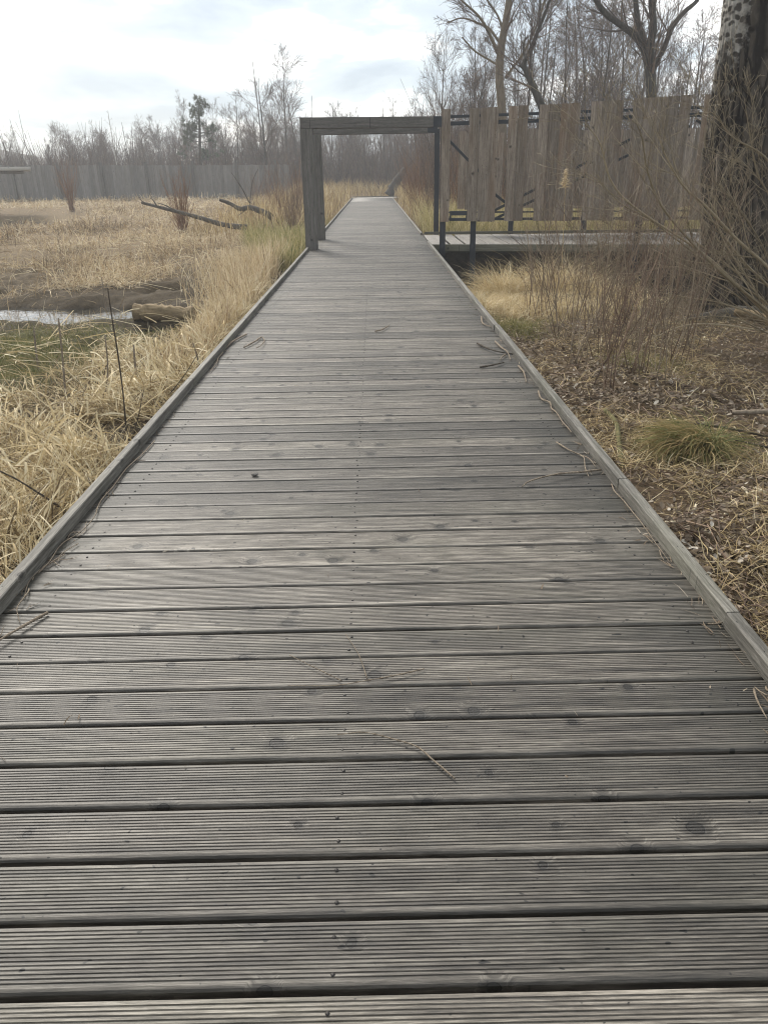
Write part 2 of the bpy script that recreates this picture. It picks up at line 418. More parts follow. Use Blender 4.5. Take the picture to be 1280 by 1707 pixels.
# ------------------------------------------------------------------ object helpers
def raw_mesh(name, V, F, mat=None, smooth=False, tone=None, attrs=None):
    """V (n,3); F list of (m,k) int arrays, k = 3 or 4"""
    me = bpy.data.meshes.new(name)
    V = np.ascontiguousarray(V, dtype=np.float32)
    F = [np.asarray(f, dtype=np.int32) for f in F if len(f)]
    nl = sum(f.size for f in F)
    npoly = sum(len(f) for f in F)
    me.vertices.add(len(V))
    me.vertices.foreach_set('co', V.ravel())
    me.loops.add(nl)
    me.loops.foreach_set('vertex_index', np.concatenate([f.ravel() for f in F]))
    me.polygons.add(npoly)
    tot = np.concatenate([np.full(len(f), f.shape[1], np.int32) for f in F])
    st = np.concatenate([[0], np.cumsum(tot)[:-1]]).astype(np.int32)
    me.polygons.foreach_set('loop_start', st)
    me.polygons.foreach_set('loop_total', tot)
    if smooth:
        me.polygons.foreach_set('use_smooth', np.ones(npoly, bool))
    me.update(calc_edges=True)
    for k, a in (attrs or {}).items():
        if a.ndim == 1:
            at_ = me.attributes.new(k, 'FLOAT', 'POINT')
            at_.data.foreach_set('value', np.ascontiguousarray(a, dtype=np.float32))
        else:
            at_ = me.attributes.new(k, 'FLOAT_COLOR', 'POINT')
            at_.data.foreach_set('color', np.ascontiguousarray(np.c_[a, np.ones(len(a))], dtype=np.float32).ravel())
    if tone is not None:
        at_ = me.attributes.new('tone', 'FLOAT', 'POINT')
        at_.data.foreach_set('value', np.ascontiguousarray(tone, dtype=np.float32))
    if mat is not None:
        me.materials.append(mat)
    return me


def obj(name, me, parent=None, loc=(0, 0, 0), rot=(0, 0, 0)):
    o = bpy.data.objects.new(name, me)
    COL.objects.link(o)
    o.location = loc
    o.rotation_euler = rot
    if parent is not None:
        o.parent = parent
    return o


def tag(o, label=None, cat=None, group=None, kind=None):
    for k, v in (('label', label), ('category', cat), ('group', group), ('kind', kind)):
        if v:
            o[k] = v
    return o


def empty(name, loc=(0, 0, 0), rz=0.0):
    o = bpy.data.objects.new(name, None)
    COL.objects.link(o)
    o.location = loc
    o.rotation_euler = (0, 0, rz)
    o.empty_display_size = 0.1
    return o


def box_geo(lo, hi, bev=0.0):
    """box with its long edges chamfered on the two largest cross directions"""
    x0, y0, z0 = lo
    x1, y1, z1 = hi
    V = np.array([[x, y, z] for z in (z0, z1) for y in (y0, y1) for x in (x0, x1)], float)
    F = [np.array([[0, 2, 3, 1], [4, 5, 7, 6], [0, 1, 5, 4], [2, 6, 7, 3], [0, 4, 6, 2], [1, 3, 7, 5]])]
    return V, F


def prism(profile, x0, x1, axis='X'):
    """closed profile (list of 2d points, counter-clockwise seen from +axis) swept along an axis"""
    P = np.array(profile, float)
    n = len(P)
    a = np.r_[np.full(n, x0), np.full(n, x1)]
    uv = np.r_[P, P]
    if axis == 'X':
        V = np.c_[a, uv[:, 0], uv[:, 1]]
    elif axis == 'Y':
        V = np.c_[-uv[:, 0], a, uv[:, 1]]
    else:
        V = np.c_[uv[:, 0], uv[:, 1], a]
    i = np.arange(n)
    j = (i + 1) % n
    quads = np.c_[i, j, j + n, i + n]
    me_caps = [list(range(n))[::-1], list(range(n, 2 * n))]
    return V, quads, me_caps


def prism_mesh(name, profile, x0, x1, axis, mat):
    V, q, caps = prism(profile, x0, x1, axis)
    me = bpy.data.meshes.new(name)
    me.from_pydata([tuple(v) for v in V], [], [tuple(int(k) for k in f) for f in q] + [tuple(c) for c in caps])
    me.update()
    me.materials.append(mat)
    return me


def rect(w, h, b, w0=None, h0=None):
    """chamfered rectangle centred on 0 (or from w0,h0)"""
    x0 = -w / 2 if w0 is None else w0
    y0 = -h / 2 if h0 is None else h0
    x1, y1 = x0 + w, y0 + h
    return [(x0 + b, y0), (x1 - b, y0), (x1, y0 + b), (x1, y1 - b), (x1 - b, y1), (x0 + b, y1), (x0, y1 - b), (x0, y0 + b)]


def tubes(P, R, S=4, caps=True):
    """P (N,K,3), R (N,K) -> V, F, blade index per vertex"""
    P = np.asarray(P, float)
    R = np.asarray(R, float)
    N, K, _ = P.shape
    T = np.gradient(P, axis=1)
    T /= np.linalg.norm(T, axis=2, keepdims=True) + 1e-9
    ref = np.where(np.abs(T[:, :1, 2:3]) > 0.8, np.array([1.0, 0.2, 0]), np.array([0, 0, 1.0]))
    A = np.cross(T, np.broadcast_to(ref, T.shape))
    A /= np.linalg.norm(A, axis=2, keepdims=True) + 1e-9
    B = np.cross(T, A)
    th = np.arange(S) / S * 2 * np.pi
    V = P[:, :, None, :] + R[:, :, None, None] * (np.cos(th)[None, None, :, None] * A[:, :, None, :] + np.sin(th)[None, None, :, None] * B[:, :, None, :])
    V = V.reshape(-1, 3)
    n, k, s = np.meshgrid(np.arange(N), np.arange(K - 1), np.arange(S), indexing='ij')
    b = (n * K + k) * S
    s2 = (s + 1) % S
    F = np.stack([b + s, b + s2, b + S + s2, b + S + s], -1).reshape(-1, 4)
    out = [F]
    if caps:
        base = np.arange(N) * K * S
        top = base + (K - 1) * S
        if S == 3:
            out.append(np.r_[base[:, None] + np.array([2, 1, 0]), top[:, None] + np.array([0, 1, 2])])
        elif S == 4:
            out.append(np.r_[base[:, None] + np.array([3, 2, 1, 0]), top[:, None] + np.array([0, 1, 2, 3])])
        else:
            fan = np.array([[0, i, i + 1] for i in range(1, S - 1)])
            out.append(np.r_[(base[:, None, None] + fan[None, :, ::-1]).reshape(-1, 3), (top[:, None, None] + fan[None]).reshape(-1, 3)])
    return V, out, np.repeat(np.arange(N), K * S)


def join_geo(parts):
    """[(V, F, tone or None)] -> V, F, tone"""
    Vs, Fs3, Fs4, ts, off = [], [], [], [], 0
    for V, F, t in parts:
        Vs.append(V)
        for f in F:
            if len(f):
                (Fs3 if f.shape[1] == 3 else Fs4).append(f + off)
        ts.append(np.full(len(V), 0.5) if t is None else t)
        off += len(V)
    F = []
    if Fs4:
        F.append(np.concatenate(Fs4))
    if Fs3:
        F.append(np.concatenate(Fs3))
    return np.concatenate(Vs), F, np.concatenate(ts)


def blades(base, az, el, length, width, droop, K=5, wander=0.35, floor=None, roll=None, taper=True, kink=0.0):
    """flat grass blades: returns V, F, blade index"""
    N = len(base)
    st = (length / (K - 1))[:, None]
    P = np.zeros((N, K, 3))
    P[:, 0] = base
    e = el.copy()
    a = az.copy()
    for k in range(1, K):
        d = np.stack([np.cos(a) * np.cos(e), np.sin(a) * np.cos(e), np.sin(e)], -1)
        P[:, k] = P[:, k - 1] + d * st
        e = e - droop / (K - 1) * (0.5 + k / K)
        a = a + RNG.normal(0, wander, N) / (K - 1)
        if kink:
            kk = RNG.random(N) < kink / (K - 1)
            e = np.where(kk, e - RNG.uniform(.6, 2.2, N), e)
            a = np.where(kk, a + RNG.normal(0, .9, N), a)
        if floor is not None:
            fl = floor(P[:, k, 0], P[:, k, 1])
            low = P[:, k, 2] < fl
            P[:, k, 2] = np.where(low, fl + 0.01 * RNG.random(N), P[:, k, 2])
            e = np.where(low, np.abs(e) * 0.3, e)
    if roll is None:
        roll = RNG.uniform(-0.9, 0.9, N)
    side = np.stack([-np.sin(az) * np.cos(roll), np.cos(az) * np.cos(roll), np.sin(roll)], -1)
    w = width[:, None] * (np.interp(np.linspace(0, 1, K), [0, 0.3, 0.75, 1], [0.7, 1, 0.75, 0.12]) if taper else np.ones(K))[None]
    V = np.stack([P - side[:, None] * w[..., None] / 2, P + side[:, None] * w[..., None] / 2], 2).reshape(-1, 3)
    n, k = np.meshgrid(np.arange(N), np.arange(K - 1), indexing='ij')
    b = (n * K + k) * 2
    F = np.stack([b, b + 1, b + 3, b + 2], -1).reshape(-1, 4)
    return V, [F], np.repeat(np.arange(N), K * 2)


def smooth_line(pts, n):
    """Catmull-Rom through points"""
    P = np.asarray(pts, float)
    if len(P) == 2:
        P = np.array([P[0], P[0] * 0.5 + P[1] * 0.5, P[1]])
    Q = np.vstack([2 * P[0] - P[1], P, 2 * P[-1] - P[-2]])
    t = np.linspace(0, len(P) - 1 - 1e-6, n)
    i = t.astype(int)
    u = (t - i)[:, None]
    p0, p1, p2, p3 = Q[i], Q[i + 1], Q[i + 2], Q[i + 3]
    return 0.5 * (2 * p1 + (p2 - p0) * u + (2 * p0 - 5 * p1 + 4 * p2 - p3) * u ** 2 + (3 * p1 - p0 - 3 * p2 + p3) * u ** 3)


def tube_mesh(name, pts, r0, r1, mat, n=16, S=6, tone=0.5, lumps=0.12, seed=0):
    rg = np.random.default_rng(seed)
    P = smooth_line(pts, n)
    R = np.linspace(r0, r1, n) * (1 + lumps * rg.normal(0, 1, n))
    V, F, _ = tubes(P[None], R[None], S)
    return raw_mesh(name, V, F, mat, True, np.full(len(V), tone))


# ------------------------------------------------------------------ ground and water
def axis(a, b, fine_a, fine_b, step, grow):
    c = list(np.arange(fine_a, fine_b + 1e-6, step))
    s = step
    while c[-1] < b:
        s *= grow
        c.append(c[-1] + s)
    s = step
    while c[0] > a:
        s *= grow
        c.insert(0, c[0] - s)
    return np.array(c)


gx = axis(-150, 150, -7.0, 6.5, 0.075, 1.10)
gy = axis(-30, 168, 0.6, 16, 0.085, 1.035)
X, Y = np.meshgrid(gx, gy, indexing='xy')
Z = H(X, Y)
nx, ny = len(gx), len(gy)
i, j = np.meshgrid(np.arange(nx - 1), np.arange(ny - 1), indexing='xy')
b = j * nx + i
faces = np.stack([b, b + 1, b + 1 + nx, b + nx], -1).reshape(-1, 4)
xf, yf, zf = X.ravel(), Y.ravel(), Z.ravel()
mud = np.array([0.050, 0.040, 0.028])
tan = np.array([0.18, 0.135, 0.08])
lit = np.array([0.085, 0.062, 0.04])
mos = np.array([0.125, 0.135, 0.045])
hil = np.array([0.085, 0.075, 0.06])
c = np.tile(mud, (len(xf), 1))
wl = (xf < 0) * sstep(9, 26, yf) + (xf >= 0) * sstep(22, 34, yf)
c = c * (1 - wl[:, None]) + tan * wl[:, None]
wr = (xf > 0.9) * (1 - sstep(12.5, 14.5, yf))
c = c * (1 - wr[:, None]) + lit * wr[:, None]
wm = np.exp(-((xf + 4.6) / 1.5) ** 2 - ((yf - 8.3) / 1.5) ** 2) * (0.6 + fbm(xf * 2, yf * 2))
wm = np.clip(wm * 1.5, 0, 1)
c = c * (1 - wm[:, None]) + mos * wm[:, None]
wet = (xf < -1) * sstep(0.05, -0.03, zf - WATER_Z) * (yf < 60)
c = c * (1 - wet[:, None]) + mud * 0.6 * wet[:, None]
wh = sstep(62, 85, yf)
c = c * (1 - wh[:, None]) + hil * wh[:, None]
ground = tag(obj('ground', raw_mesh('ground', np.c_[xf, yf, zf], [faces], M['ground'], True, attrs={'ground_col': c})), kind='structure')
wx = np.linspace(-34, -1.45, 30)
wy = np.linspace(5, 60, 30)
WX, WY = np.meshgrid(wx, wy)
i, j = np.meshgrid(np.arange(29), np.arange(29))
b = (j * 30 + i)
wf = np.stack([b, b + 1, b + 31, b + 30], -1).reshape(-1, 4)
tag(obj('water', raw_mesh('water', np.c_[WX.ravel(), WY.ravel(), np.full(900, WATER_Z)], [wf], M['water'], True)), kind='structure')

# ------------------------------------------------------------------ the boardwalk
S = 0.152
Y0 = 0.9358
TH = 0.028
bw = empty('boardwalk')
tag(bw, kind='structure')


def groove_profile(n=13, flat=0.012, depth=0.0020):
    """cross section of a fluted deck plank (y, z), counter-clockwise seen from +x"""
    w = S - 0.015
    y0, y1 = -w / 2, w / 2
    top = []
    r = 0.0045
    top.append((y1, -r))
    top.append((y1 - r * 0.35, -r * 0.3))
    top.append((y1 - r, -0.0006))
    pitch = (w - flat - 2 * r) / n
    y = y1 - r - 0.001
    for k in range(n):
        g0 = y - pitch * 0.50
        top += [(g0, 0.0), (g0 - pitch * 0.10, -depth), (g0 - pitch * 0.38, -depth), (g0 - pitch * 0.48, 0.0)]
        y -= pitch
    top += [(y0 + flat * 0.75, -0.0003), (y0 + r * 0.7, -0.0022), (y0, -r * 1.7)]
    return [(y0, -TH), (y1, -TH)] + top


X0P, X1P = XL - KW - 0.004, XR + KW + 0.004
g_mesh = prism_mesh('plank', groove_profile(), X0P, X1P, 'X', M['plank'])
k0, k1 = -9, int((51.3 - Y0) / S)
rest = []
for k in range(k0, k1 + 1):
    yc = Y0 + (k + 0.5) * S
    if k - k0 < 300:
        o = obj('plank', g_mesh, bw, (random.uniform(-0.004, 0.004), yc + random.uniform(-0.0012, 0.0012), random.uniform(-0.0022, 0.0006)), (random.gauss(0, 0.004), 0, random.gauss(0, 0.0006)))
    else:
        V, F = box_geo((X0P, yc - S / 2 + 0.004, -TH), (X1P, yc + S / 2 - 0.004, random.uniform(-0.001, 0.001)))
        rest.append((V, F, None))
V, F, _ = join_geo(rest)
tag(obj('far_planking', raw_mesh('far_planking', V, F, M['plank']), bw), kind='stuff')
# screws: two to a plank at the middle and near both ends
sv = []
for k in range(k0, 60):
    yc = Y0 + (k + 0.5) * S
    for xs in (-0.105, -1.16, 0.985):
        for dy in (-0.038, 0.036):
            cx, cy = xs + random.gauss(0, 0.004), yc + dy + random.gauss(0, 0.003)
            t = np.arange(6) / 6 * 2 * np.pi
            r = 0.0046
            V = np.r_[np.c_[cx + r * np.cos(t), cy + r * np.sin(t), np.full(6, -0.004)], np.c_[cx + r * np.cos(t), cy + r * np.sin(t), np.full(6, 0.0008)]]
            q = np.array([[a, (a + 1) % 6, (a + 1) % 6 + 6, a + 6] for a in range(6)])
            tri = np.array([[6, 6 + a, 7 + a] for a in range(1, 5)])
            sv.append((V, [q, tri], None))
V, F, _ = join_geo(sv)
tag(obj('screw_heads', raw_mesh('screw_heads', V, F, M['screw']), bw), kind='stuff')
# kerb beams
jr = [-0.6, 2.13, 3.32, 7.30, 11.3, 15.2, 17.06]
jl = [-0.6, 1.4, 5.4, 9.4, 13.4, 17.4, 21.4, 25.4, 29.4, 33.4, 37.4, 41.4, 45.4, 49.4, 51.3]
jr2 = [19.68, 23.6, 27.6, 31.6, 35.6, 39.6, 43.6, 47.6, 49.9]
for side, xs, js in ((-1, XL - KW, jl), (1, XR, jr), (1, XR, jr2)):
    for a, b_ in zip(js[:-1], js[1:]):
        L = b_ - a - 0.006
        me = prism_mesh('kerb_beam', rect(KW, KH + 0.004, 0.004, -KW / 2, -0.004), 0, L, 'Y', M['kerb'])
        obj('kerb_beam', me, bw, (xs + KW / 2 + random.gauss(0, 0.002), a, 0), (0, 0, random.gauss(0, 0.0006)))
me = prism_mesh('kerb_beam', rect(KW, KH + 0.004, 0.004, -KW / 2, -0.004), X0P, 3.6, 'X', M['kerb'])
obj('kerb_beam', me, bw, (0, 53.55, 0))
# joists and legs
for xs in (-1.30, -0.1, 1.10):
    me = prism_mesh('joist', rect(0.06, 0.16, 0.004), -1.0, 51.2, 'Y', M['joist'])
    obj('joist', me, bw, (xs, 0, -0.113))
post_me = prism_mesh('support_post', rect(0.12, 0.12, 0.006), -1.0, -0.2, 'Z', M['joist'])
for k in range(13):
    for xs in (-1.2, 1.0):
        obj('support_post', post_me, bw, (xs, 1.2 + k * 4.0, 0))
# the turn to the right at the far end
fw = empty('far_boardwalk')
tag(fw, kind='structure')
f_me = prism_mesh('plank', [(-0.07, -TH), (0.07, -TH), (0.07, 0), (-0.07, 0)], 51.36, 53.5, 'Y', M['plank_side'])
xx = X0P + 0.07
while xx < 3.6:
    obj('plank', f_me, fw, (xx, 0, random.uniform(-0.002, 0.002)))
    xx += 0.148

# ------------------------------------------------------------------ side walkway to the right, between the two screens
def front_y(x):
    return 16.97 - 0.185 * (x - 1.4)


def rear_y(x):
    return 19.78 - 0.09 * (x - 1.2)


sw = empty('side_boardwalk')
tag(sw, kind='structure')
x = XR + KW + 0.08
while x < 10.5:
    ya, yb = front_y(x) + 0.03, rear_y(x) - 0.02
    me = prism_mesh('plank', [(-0.070, -TH), (0.070, -TH), (0.070, -0.004), (0.066, 0), (-0.066, 0), (-0.070, -0.004)], ya, yb, 'Y', M['plank_side'])
    obj('plank', me, sw, (x, 0, random.uniform(-0.003, 0.001)), (0, 0, random.gauss(0, 0.0015)))
    x += 0.149
ang = math.atan(-0.185)
me = prism_mesh('fascia_board', rect(0.04, 0.13, 0.004), 0, 9.4, 'X', M['fascia'])
obj('fascia_board', me, sw, (1.22, front_y(1.22), -0.072), (0, 0, ang))
ang2 = math.atan(-0.09)
me = prism_mesh('kerb_beam', rect(0.045, 0.06, 0.004), 0, 9.4, 'X', M['joist'])
obj('kerb_beam', me, sw, (1.22, rear_y(1.22) + 0.02, 0.034), (0, 0, ang2))
me = prism_mesh('joist', rect(0.06, 0.16, 0.004), 0, 9.4, 'X', M['joist'])
for f in (0.2, 1.3, 2.5):
    obj('joist', me, sw, (1.22, 16.99 + f, -0.113), (0, 0, ang * (1 - f / 5)))


# ------------------------------------------------------------------ timber portals over the boardwalk
def portal(y, zt, zb, label, xr, steel_to, yr=None):
    t = empty('timber_portal', (-1.245, y, 0))
    tag(t, label, 'portal frame', 'timber portals across the boardwalk')
    pm = prism_mesh('post', rect(0.235, 0.20, 0.006), -0.01, zb - 0.003, 'Z', M['gate'])
    obj('post', pm, t, (0, 0, 0))
    L = xr + 1.245 + 0.1175
    rz = 0.0 if yr is None else math.atan2(yr - y, L)
    bm = prism_mesh('crossbeam', rect(0.20, zt - zb, 0.006), 0, L, 'X', M['gate_beam'])
    obj('crossbeam', bm, t, (-0.1175, 0, (zt + zb) / 2), (0, 0, rz))
    sm_ = prism_mesh('steel_bracket', rect(0.16, (zt - zb) * 0.96, 0.004), L + 0.003, steel_to + 1.245 + 0.1175, 'X', M['steel'])
    obj('steel_bracket', sm_, t, (-0.1175, 0, (zt + zb) / 2 + 0.005), (0, 0, rz))
    return t


portal(16.2, 2.352, 2.165, 'nearer grey timber portal of post and crossbeam spanning the boardwalk', 1.16, 1.33, 16.45)
portal(18.8, 2.352, 2.165, 'farther timber portal, its post half hidden behind the nearer post', 1.20, 1.42)


# ------------------------------------------------------------------ plank screens
def fplane(x):
    return 16.70 - 0.19 * (x - 1.35)


def px_on_front(px, py):
    """point of the front screen plane that shows at a pixel"""
    d = ray(px, py)
    t = (16.70 + 0.19 * 1.35) / (d[1] + 0.19 * d[0])
    return np.array([0, 0, CAM_H]) + d * t


fs = empty('plank_screen', (1.35, 16.70, 0))
tag(fs, 'tall screen of uneven grey-brown vertical boards on dark steel posts, beside the side walkway', 'screen fence')
afr = math.atan(-0.19)
front_boards = [(736.2, 751.2, 182), (782.9, 799.7, 181), (799.9, 814.6, 180), (814.8, 831.8, 178.5), (848, 863.7, 177), (863.9, 880.7, 176),
                (899, 915.2, 174.4), (915.4, 934.1, 173.6), (934.3, 950.3, 172.6), (950.5, 968.5, 171.6), (985.5, 1003.8, 169), (1004, 1022, 168), (1022.2, 1040.3, 167),
                (1057, 1073.8, 164.5), (1074, 1092.7, 163), (1093.2, 1113, 161.8), (1113.2, 1133, 160.2), (1133.2, 1152.5, 158.6), (1174, 1196, 157), (1196.5, 1218, 156), (1236, 1258, 153), (1258.5, 1280, 152)]
for kk, (pa, pb, py) in enumerate(front_boards):
    A, B = px_on_front(pa, py), px_on_front(pb, py)
    w = math.hypot(B[0] - A[0], B[1] - A[1]) - 0.002
    zt = (A[2] + B[2]) / 2
    me = prism_mesh('board', rect(w, 0.026, 0.003), 0.462 + random.uniform(-0.008, 0.008), zt, 'Z', M['board'])
    cx = (A[0] + B[0]) / 2 - 1.35
    cy = (A[1] + B[1]) / 2 - 16.70 - 0.02 + (0.013 if kk % 2 else 0.0)
    o = obj('board', me, fs, (cx, cy, 0), (random.gauss(0, 0.003), random.gauss(0, 0.0025), afr + random.gauss(0, 0.02)))


def rail(parent, name, P, Q, w, h, mat):
    P, Q = np.array(P, float), np.array(Q, float)
    L = np.linalg.norm(Q - P)
    me = prism_mesh(name, rect(w, h, 0.003), 0, L, 'X', mat)
    o = obj(name, me, parent)
    d = Vector(Q - P).normalized()
    o.rotation_euler = d.to_track_quat('X', 'Z').to_euler()
    o.location = P - np.array(parent.location)
    return o


def fpt(x, z, back=0.0):
    return (x, fplane(x) + back, z)


for (z, h) in ((2.36, 0.05), (2.24, 0.07), (0.63, 0.03), (0.50, 0.05)):
    rail(fs, 'rail', fpt(1.38, z, 0.055), fpt(8.6, z + (0.06 if z > 1 else 0), 0.055), 0.05, h, M['steel'])
pm = prism_mesh('post', rect(0.11, 0.11, 0.004), -1.15, 2.33, 'Z', M['steel'])
for xp in (1.405, 2.02, 3.6, 5.2, 6.8, 8.4):
    if xp != 3.6:
        obj('post', pm, fs, (xp - 1.35, fplane(xp) + 0.14 - 16.70, 0), (0, 0, afr))
rail(fs, 'slot_plate', fpt(1.535, 0.615, 0.02), fpt(1.90, 0.615, 0.02), 0.02, 0.085, M['steel'])
rail(fs, 'slot_plate', fpt(1.535, 0.495, 0.02), fpt(1.90, 0.495, 0.02), 0.02, 0.055, M['steel'])
for xp in (1.545, 1.875):
    obj('slot_plate', prism_mesh('slot_plate', rect(0.04, 0.018, 0.002), 0.524, 0.571, 'Z', M['steel']), fs, (xp - 1.35, fplane(xp) + 0.02 - 16.70, 0), (0, 0, afr))
for (xa, za, xb, zb) in ((1.45, 2.0, 2.10, 1.38), (2.35, 0.62, 5.6, 2.26), (2.35, 0.36 + 0.1, 5.9, 2.1), (2.3, 1.05, 2.9, 0.60), (6.0, 2.2, 7.2, 1.5)):
    rail(fs, 'brace', fpt(xa, za, 0.10), fpt(xb, zb, 0.10), 0.04, 0.05, M['steel'])

rs = empty('plank_screen', (1.5, 19.85, 0))
tag(rs, 'rear plank screen glimpsed through the gaps in the tall uneven front screen', 'screen fence')
pm = prism_mesh('post', rect(0.12, 0.12, 0.004), -1.0, 2.30, 'Z', M['steel'])
for xp in (1.50, 3.28, 5.0, 6.8, 8.6):
    obj('post', pm, rs, (xp - 1.5, rear_y(xp) + 0.1 - 19.85, 0), (0, 0, ang2))
arr = math.atan(-0.09)
x = 1.98
while x < 8.7:
    w = random.uniform(0.16, 0.2)
    if not (2.98 < x + w / 2 < 3.45 or 4.3 < x < 4.42):
        me = prism_mesh('board', rect(w - 0.006, 0.026, 0.003), 0.56 + random.uniform(-0.02, 0.02), 2.22 + random.uniform(-0.03, 0.05), 'Z', M['board'])
        obj('board', me, rs, (x + w / 2 - 1.5, rear_y(x) + 0.015 - 19.85, 0), (0, random.gauss(0, 0.003), arr))
    x += w

# far grey plank screen across the marsh
pf = empty('plank_screen', (-14, 55, 0))
tag(pf, 'long low grey plank screen far across the marsh below the treeline', 'screen fence')
x = -26.0
while x < -5.6:
    w = 0.2
    yy = 56.5 - 0.05 * (x + 26)
    zt = 2.25 - 0.012 * (x + 26) + random.gauss(0, 0.02)
    me = prism_mesh('board', [(-w / 2 + 0.006, -0.015), (w / 2 - 0.006, -0.015), (w / 2 - 0.006, 0.015), (-w / 2 + 0.006, 0.015)], -0.1, zt, 'Z', M['far_board'])
    obj('board', me, pf, (x + 14, yy - 55 + random.choice((0, 0.02)), 0), (0, random.gauss(0, 0.006), 0))
    x += w
pm = prism_mesh('post', rect(0.16, 0.16, 0.004), -0.3, 2.32, 'Z', M['gate'])
for xp in (-24, -21, -18, -15, -12.6, -11.9, -9, -6.4):
    obj('post', pm, pf, (xp + 14, 56.5 - 0.05 * (xp + 26) - 55 - 0.12, 0))

# raised viewing deck at the far left
vd = empty('viewing_deck', (-21.5, 42, 0))
tag(vd, 'pale flat raised timber deck jutting in at the far left edge', 'viewing deck')
P = at(52, 281, 40.5)
e0 = P[0] + 21.5
e1 = P[0] * 44.5 / 40.5 + 21.5
V, F = box_geo((-9, -1.5, P[2] - 0.08), (e0, 2.5, P[2] + 0.08))
V[[3, 7], 0] = e1
obj('deck_slab', raw_mesh('deck_slab', V, F, M['pale_deck']), vd)
V, F = box_geo((-9, -1.3, P[2] - 0.22), (e0 - 0.5, -1.2, P[2] - 0.085))
obj('fascia', raw_mesh('fascia', V, F, M['plank_side']), vd)
me = prism_mesh('support_post', rect(0.16, 0.16, 0.004), -0.4, P[2] - 0.085, 'Z', M['gate'])
for xs in (1.2, -3.0):
    obj('support_post', me, vd, (xs, -1.0, 0))

# ------------------------------------------------------------------ trees
def rot_to(d, ang, az):
    d = d / np.linalg.norm(d)
    r = np.array([0, 0, 1.0]) if abs(d[2]) < 0.9 else np.array([1.0, 0, 0])
    a = np.cross(d, r)
    a /= np.linalg.norm(a)
    b = np.cross(d, a)
    return d * math.cos(ang) + (a * math.cos(az) + b * math.sin(az)) * math.sin(ang)


def grow(rg, p, d, L, r, lv, prm, out):
    """one limb and everything that grows from it"""
    q = prm[lv]
    n = q['seg']
    P = [np.array(p, float)]
    d = np.array(d, float)
    D = []
    for k in range(n):
        d = d + rg.normal(0, q['wander'], 3) + np.array([0, 0, q['up']])
        d /= np.linalg.norm(d)
        D.append(d.copy())
        P.append(P[-1] + d * L / n)
    P = np.array(P)
    R = r * np.interp(np.linspace(0, 1, n + 1), [0, 1], [1, q['tip']])
    out.setdefault(lv, []).append((P, R))
    children(rg, P, R, L, lv, prm, out)


def children(rg, P, R, L, lv, prm, out):
    if lv + 1 >= len(prm):
        return
    q = prm[lv + 1]
    n = len(P) - 1
    az = rg.uniform(0, 6.28)
    cnt = q['n'] if isinstance(q['n'], int) else rg.integers(*q['n'])
    for t in np.sort(rg.uniform(q['from'], 0.99, cnt)):
        i = min(int(t * n), n - 1)
        u = t * n - i
        pos = P[i] * (1 - u) + P[i + 1] * u
        dr = P[i + 1] - P[i]
        rr = R[i] * (1 - u) + R[i + 1] * u
        az += 2.4 + rg.normal(0, 0.4)
        dd = rot_to(dr, q['ang'] * rg.uniform(0.7, 1.3), az)
        grow(rg, pos, dd, L * q['len'] * (1.15 - q.get('shrink', 0.6) * t) * rg.uniform(0.7, 1.25), min(rr * 0.8, rr * q['rad'] + 1e-4), lv + 1, prm, out)


def limbs_mesh(name, limbs, S, mat, tone_rg=None):
    byk = {}
    for P, R in limbs:
        byk.setdefault(len(P), []).append((P, R))
    parts = []
    for k, L in byk.items():
        V, F, idx = tubes(np.array([p for p, _ in L]), np.array([r for _, r in L]), S, caps=S > 4)
        t = np.random.default_rng(len(L)).random(len(L))[idx]
        parts.append((V, F, t))
    V, F, t = join_geo(parts)
    return raw_mesh(name, V, F, mat, True, t)


def lvl(n=0, seg=4, wander=0.1, up=0.0, tip=0.2, ang=0.6, len_=0.4, rad=0.5, from_=0.2, shrink=0.6):
    return {'n': n, 'seg': seg, 'wander': wander, 'up': up, 'tip': tip, 'ang': ang, 'len': len_, 'rad': rad, 'from': from_, 'shrink': shrink}


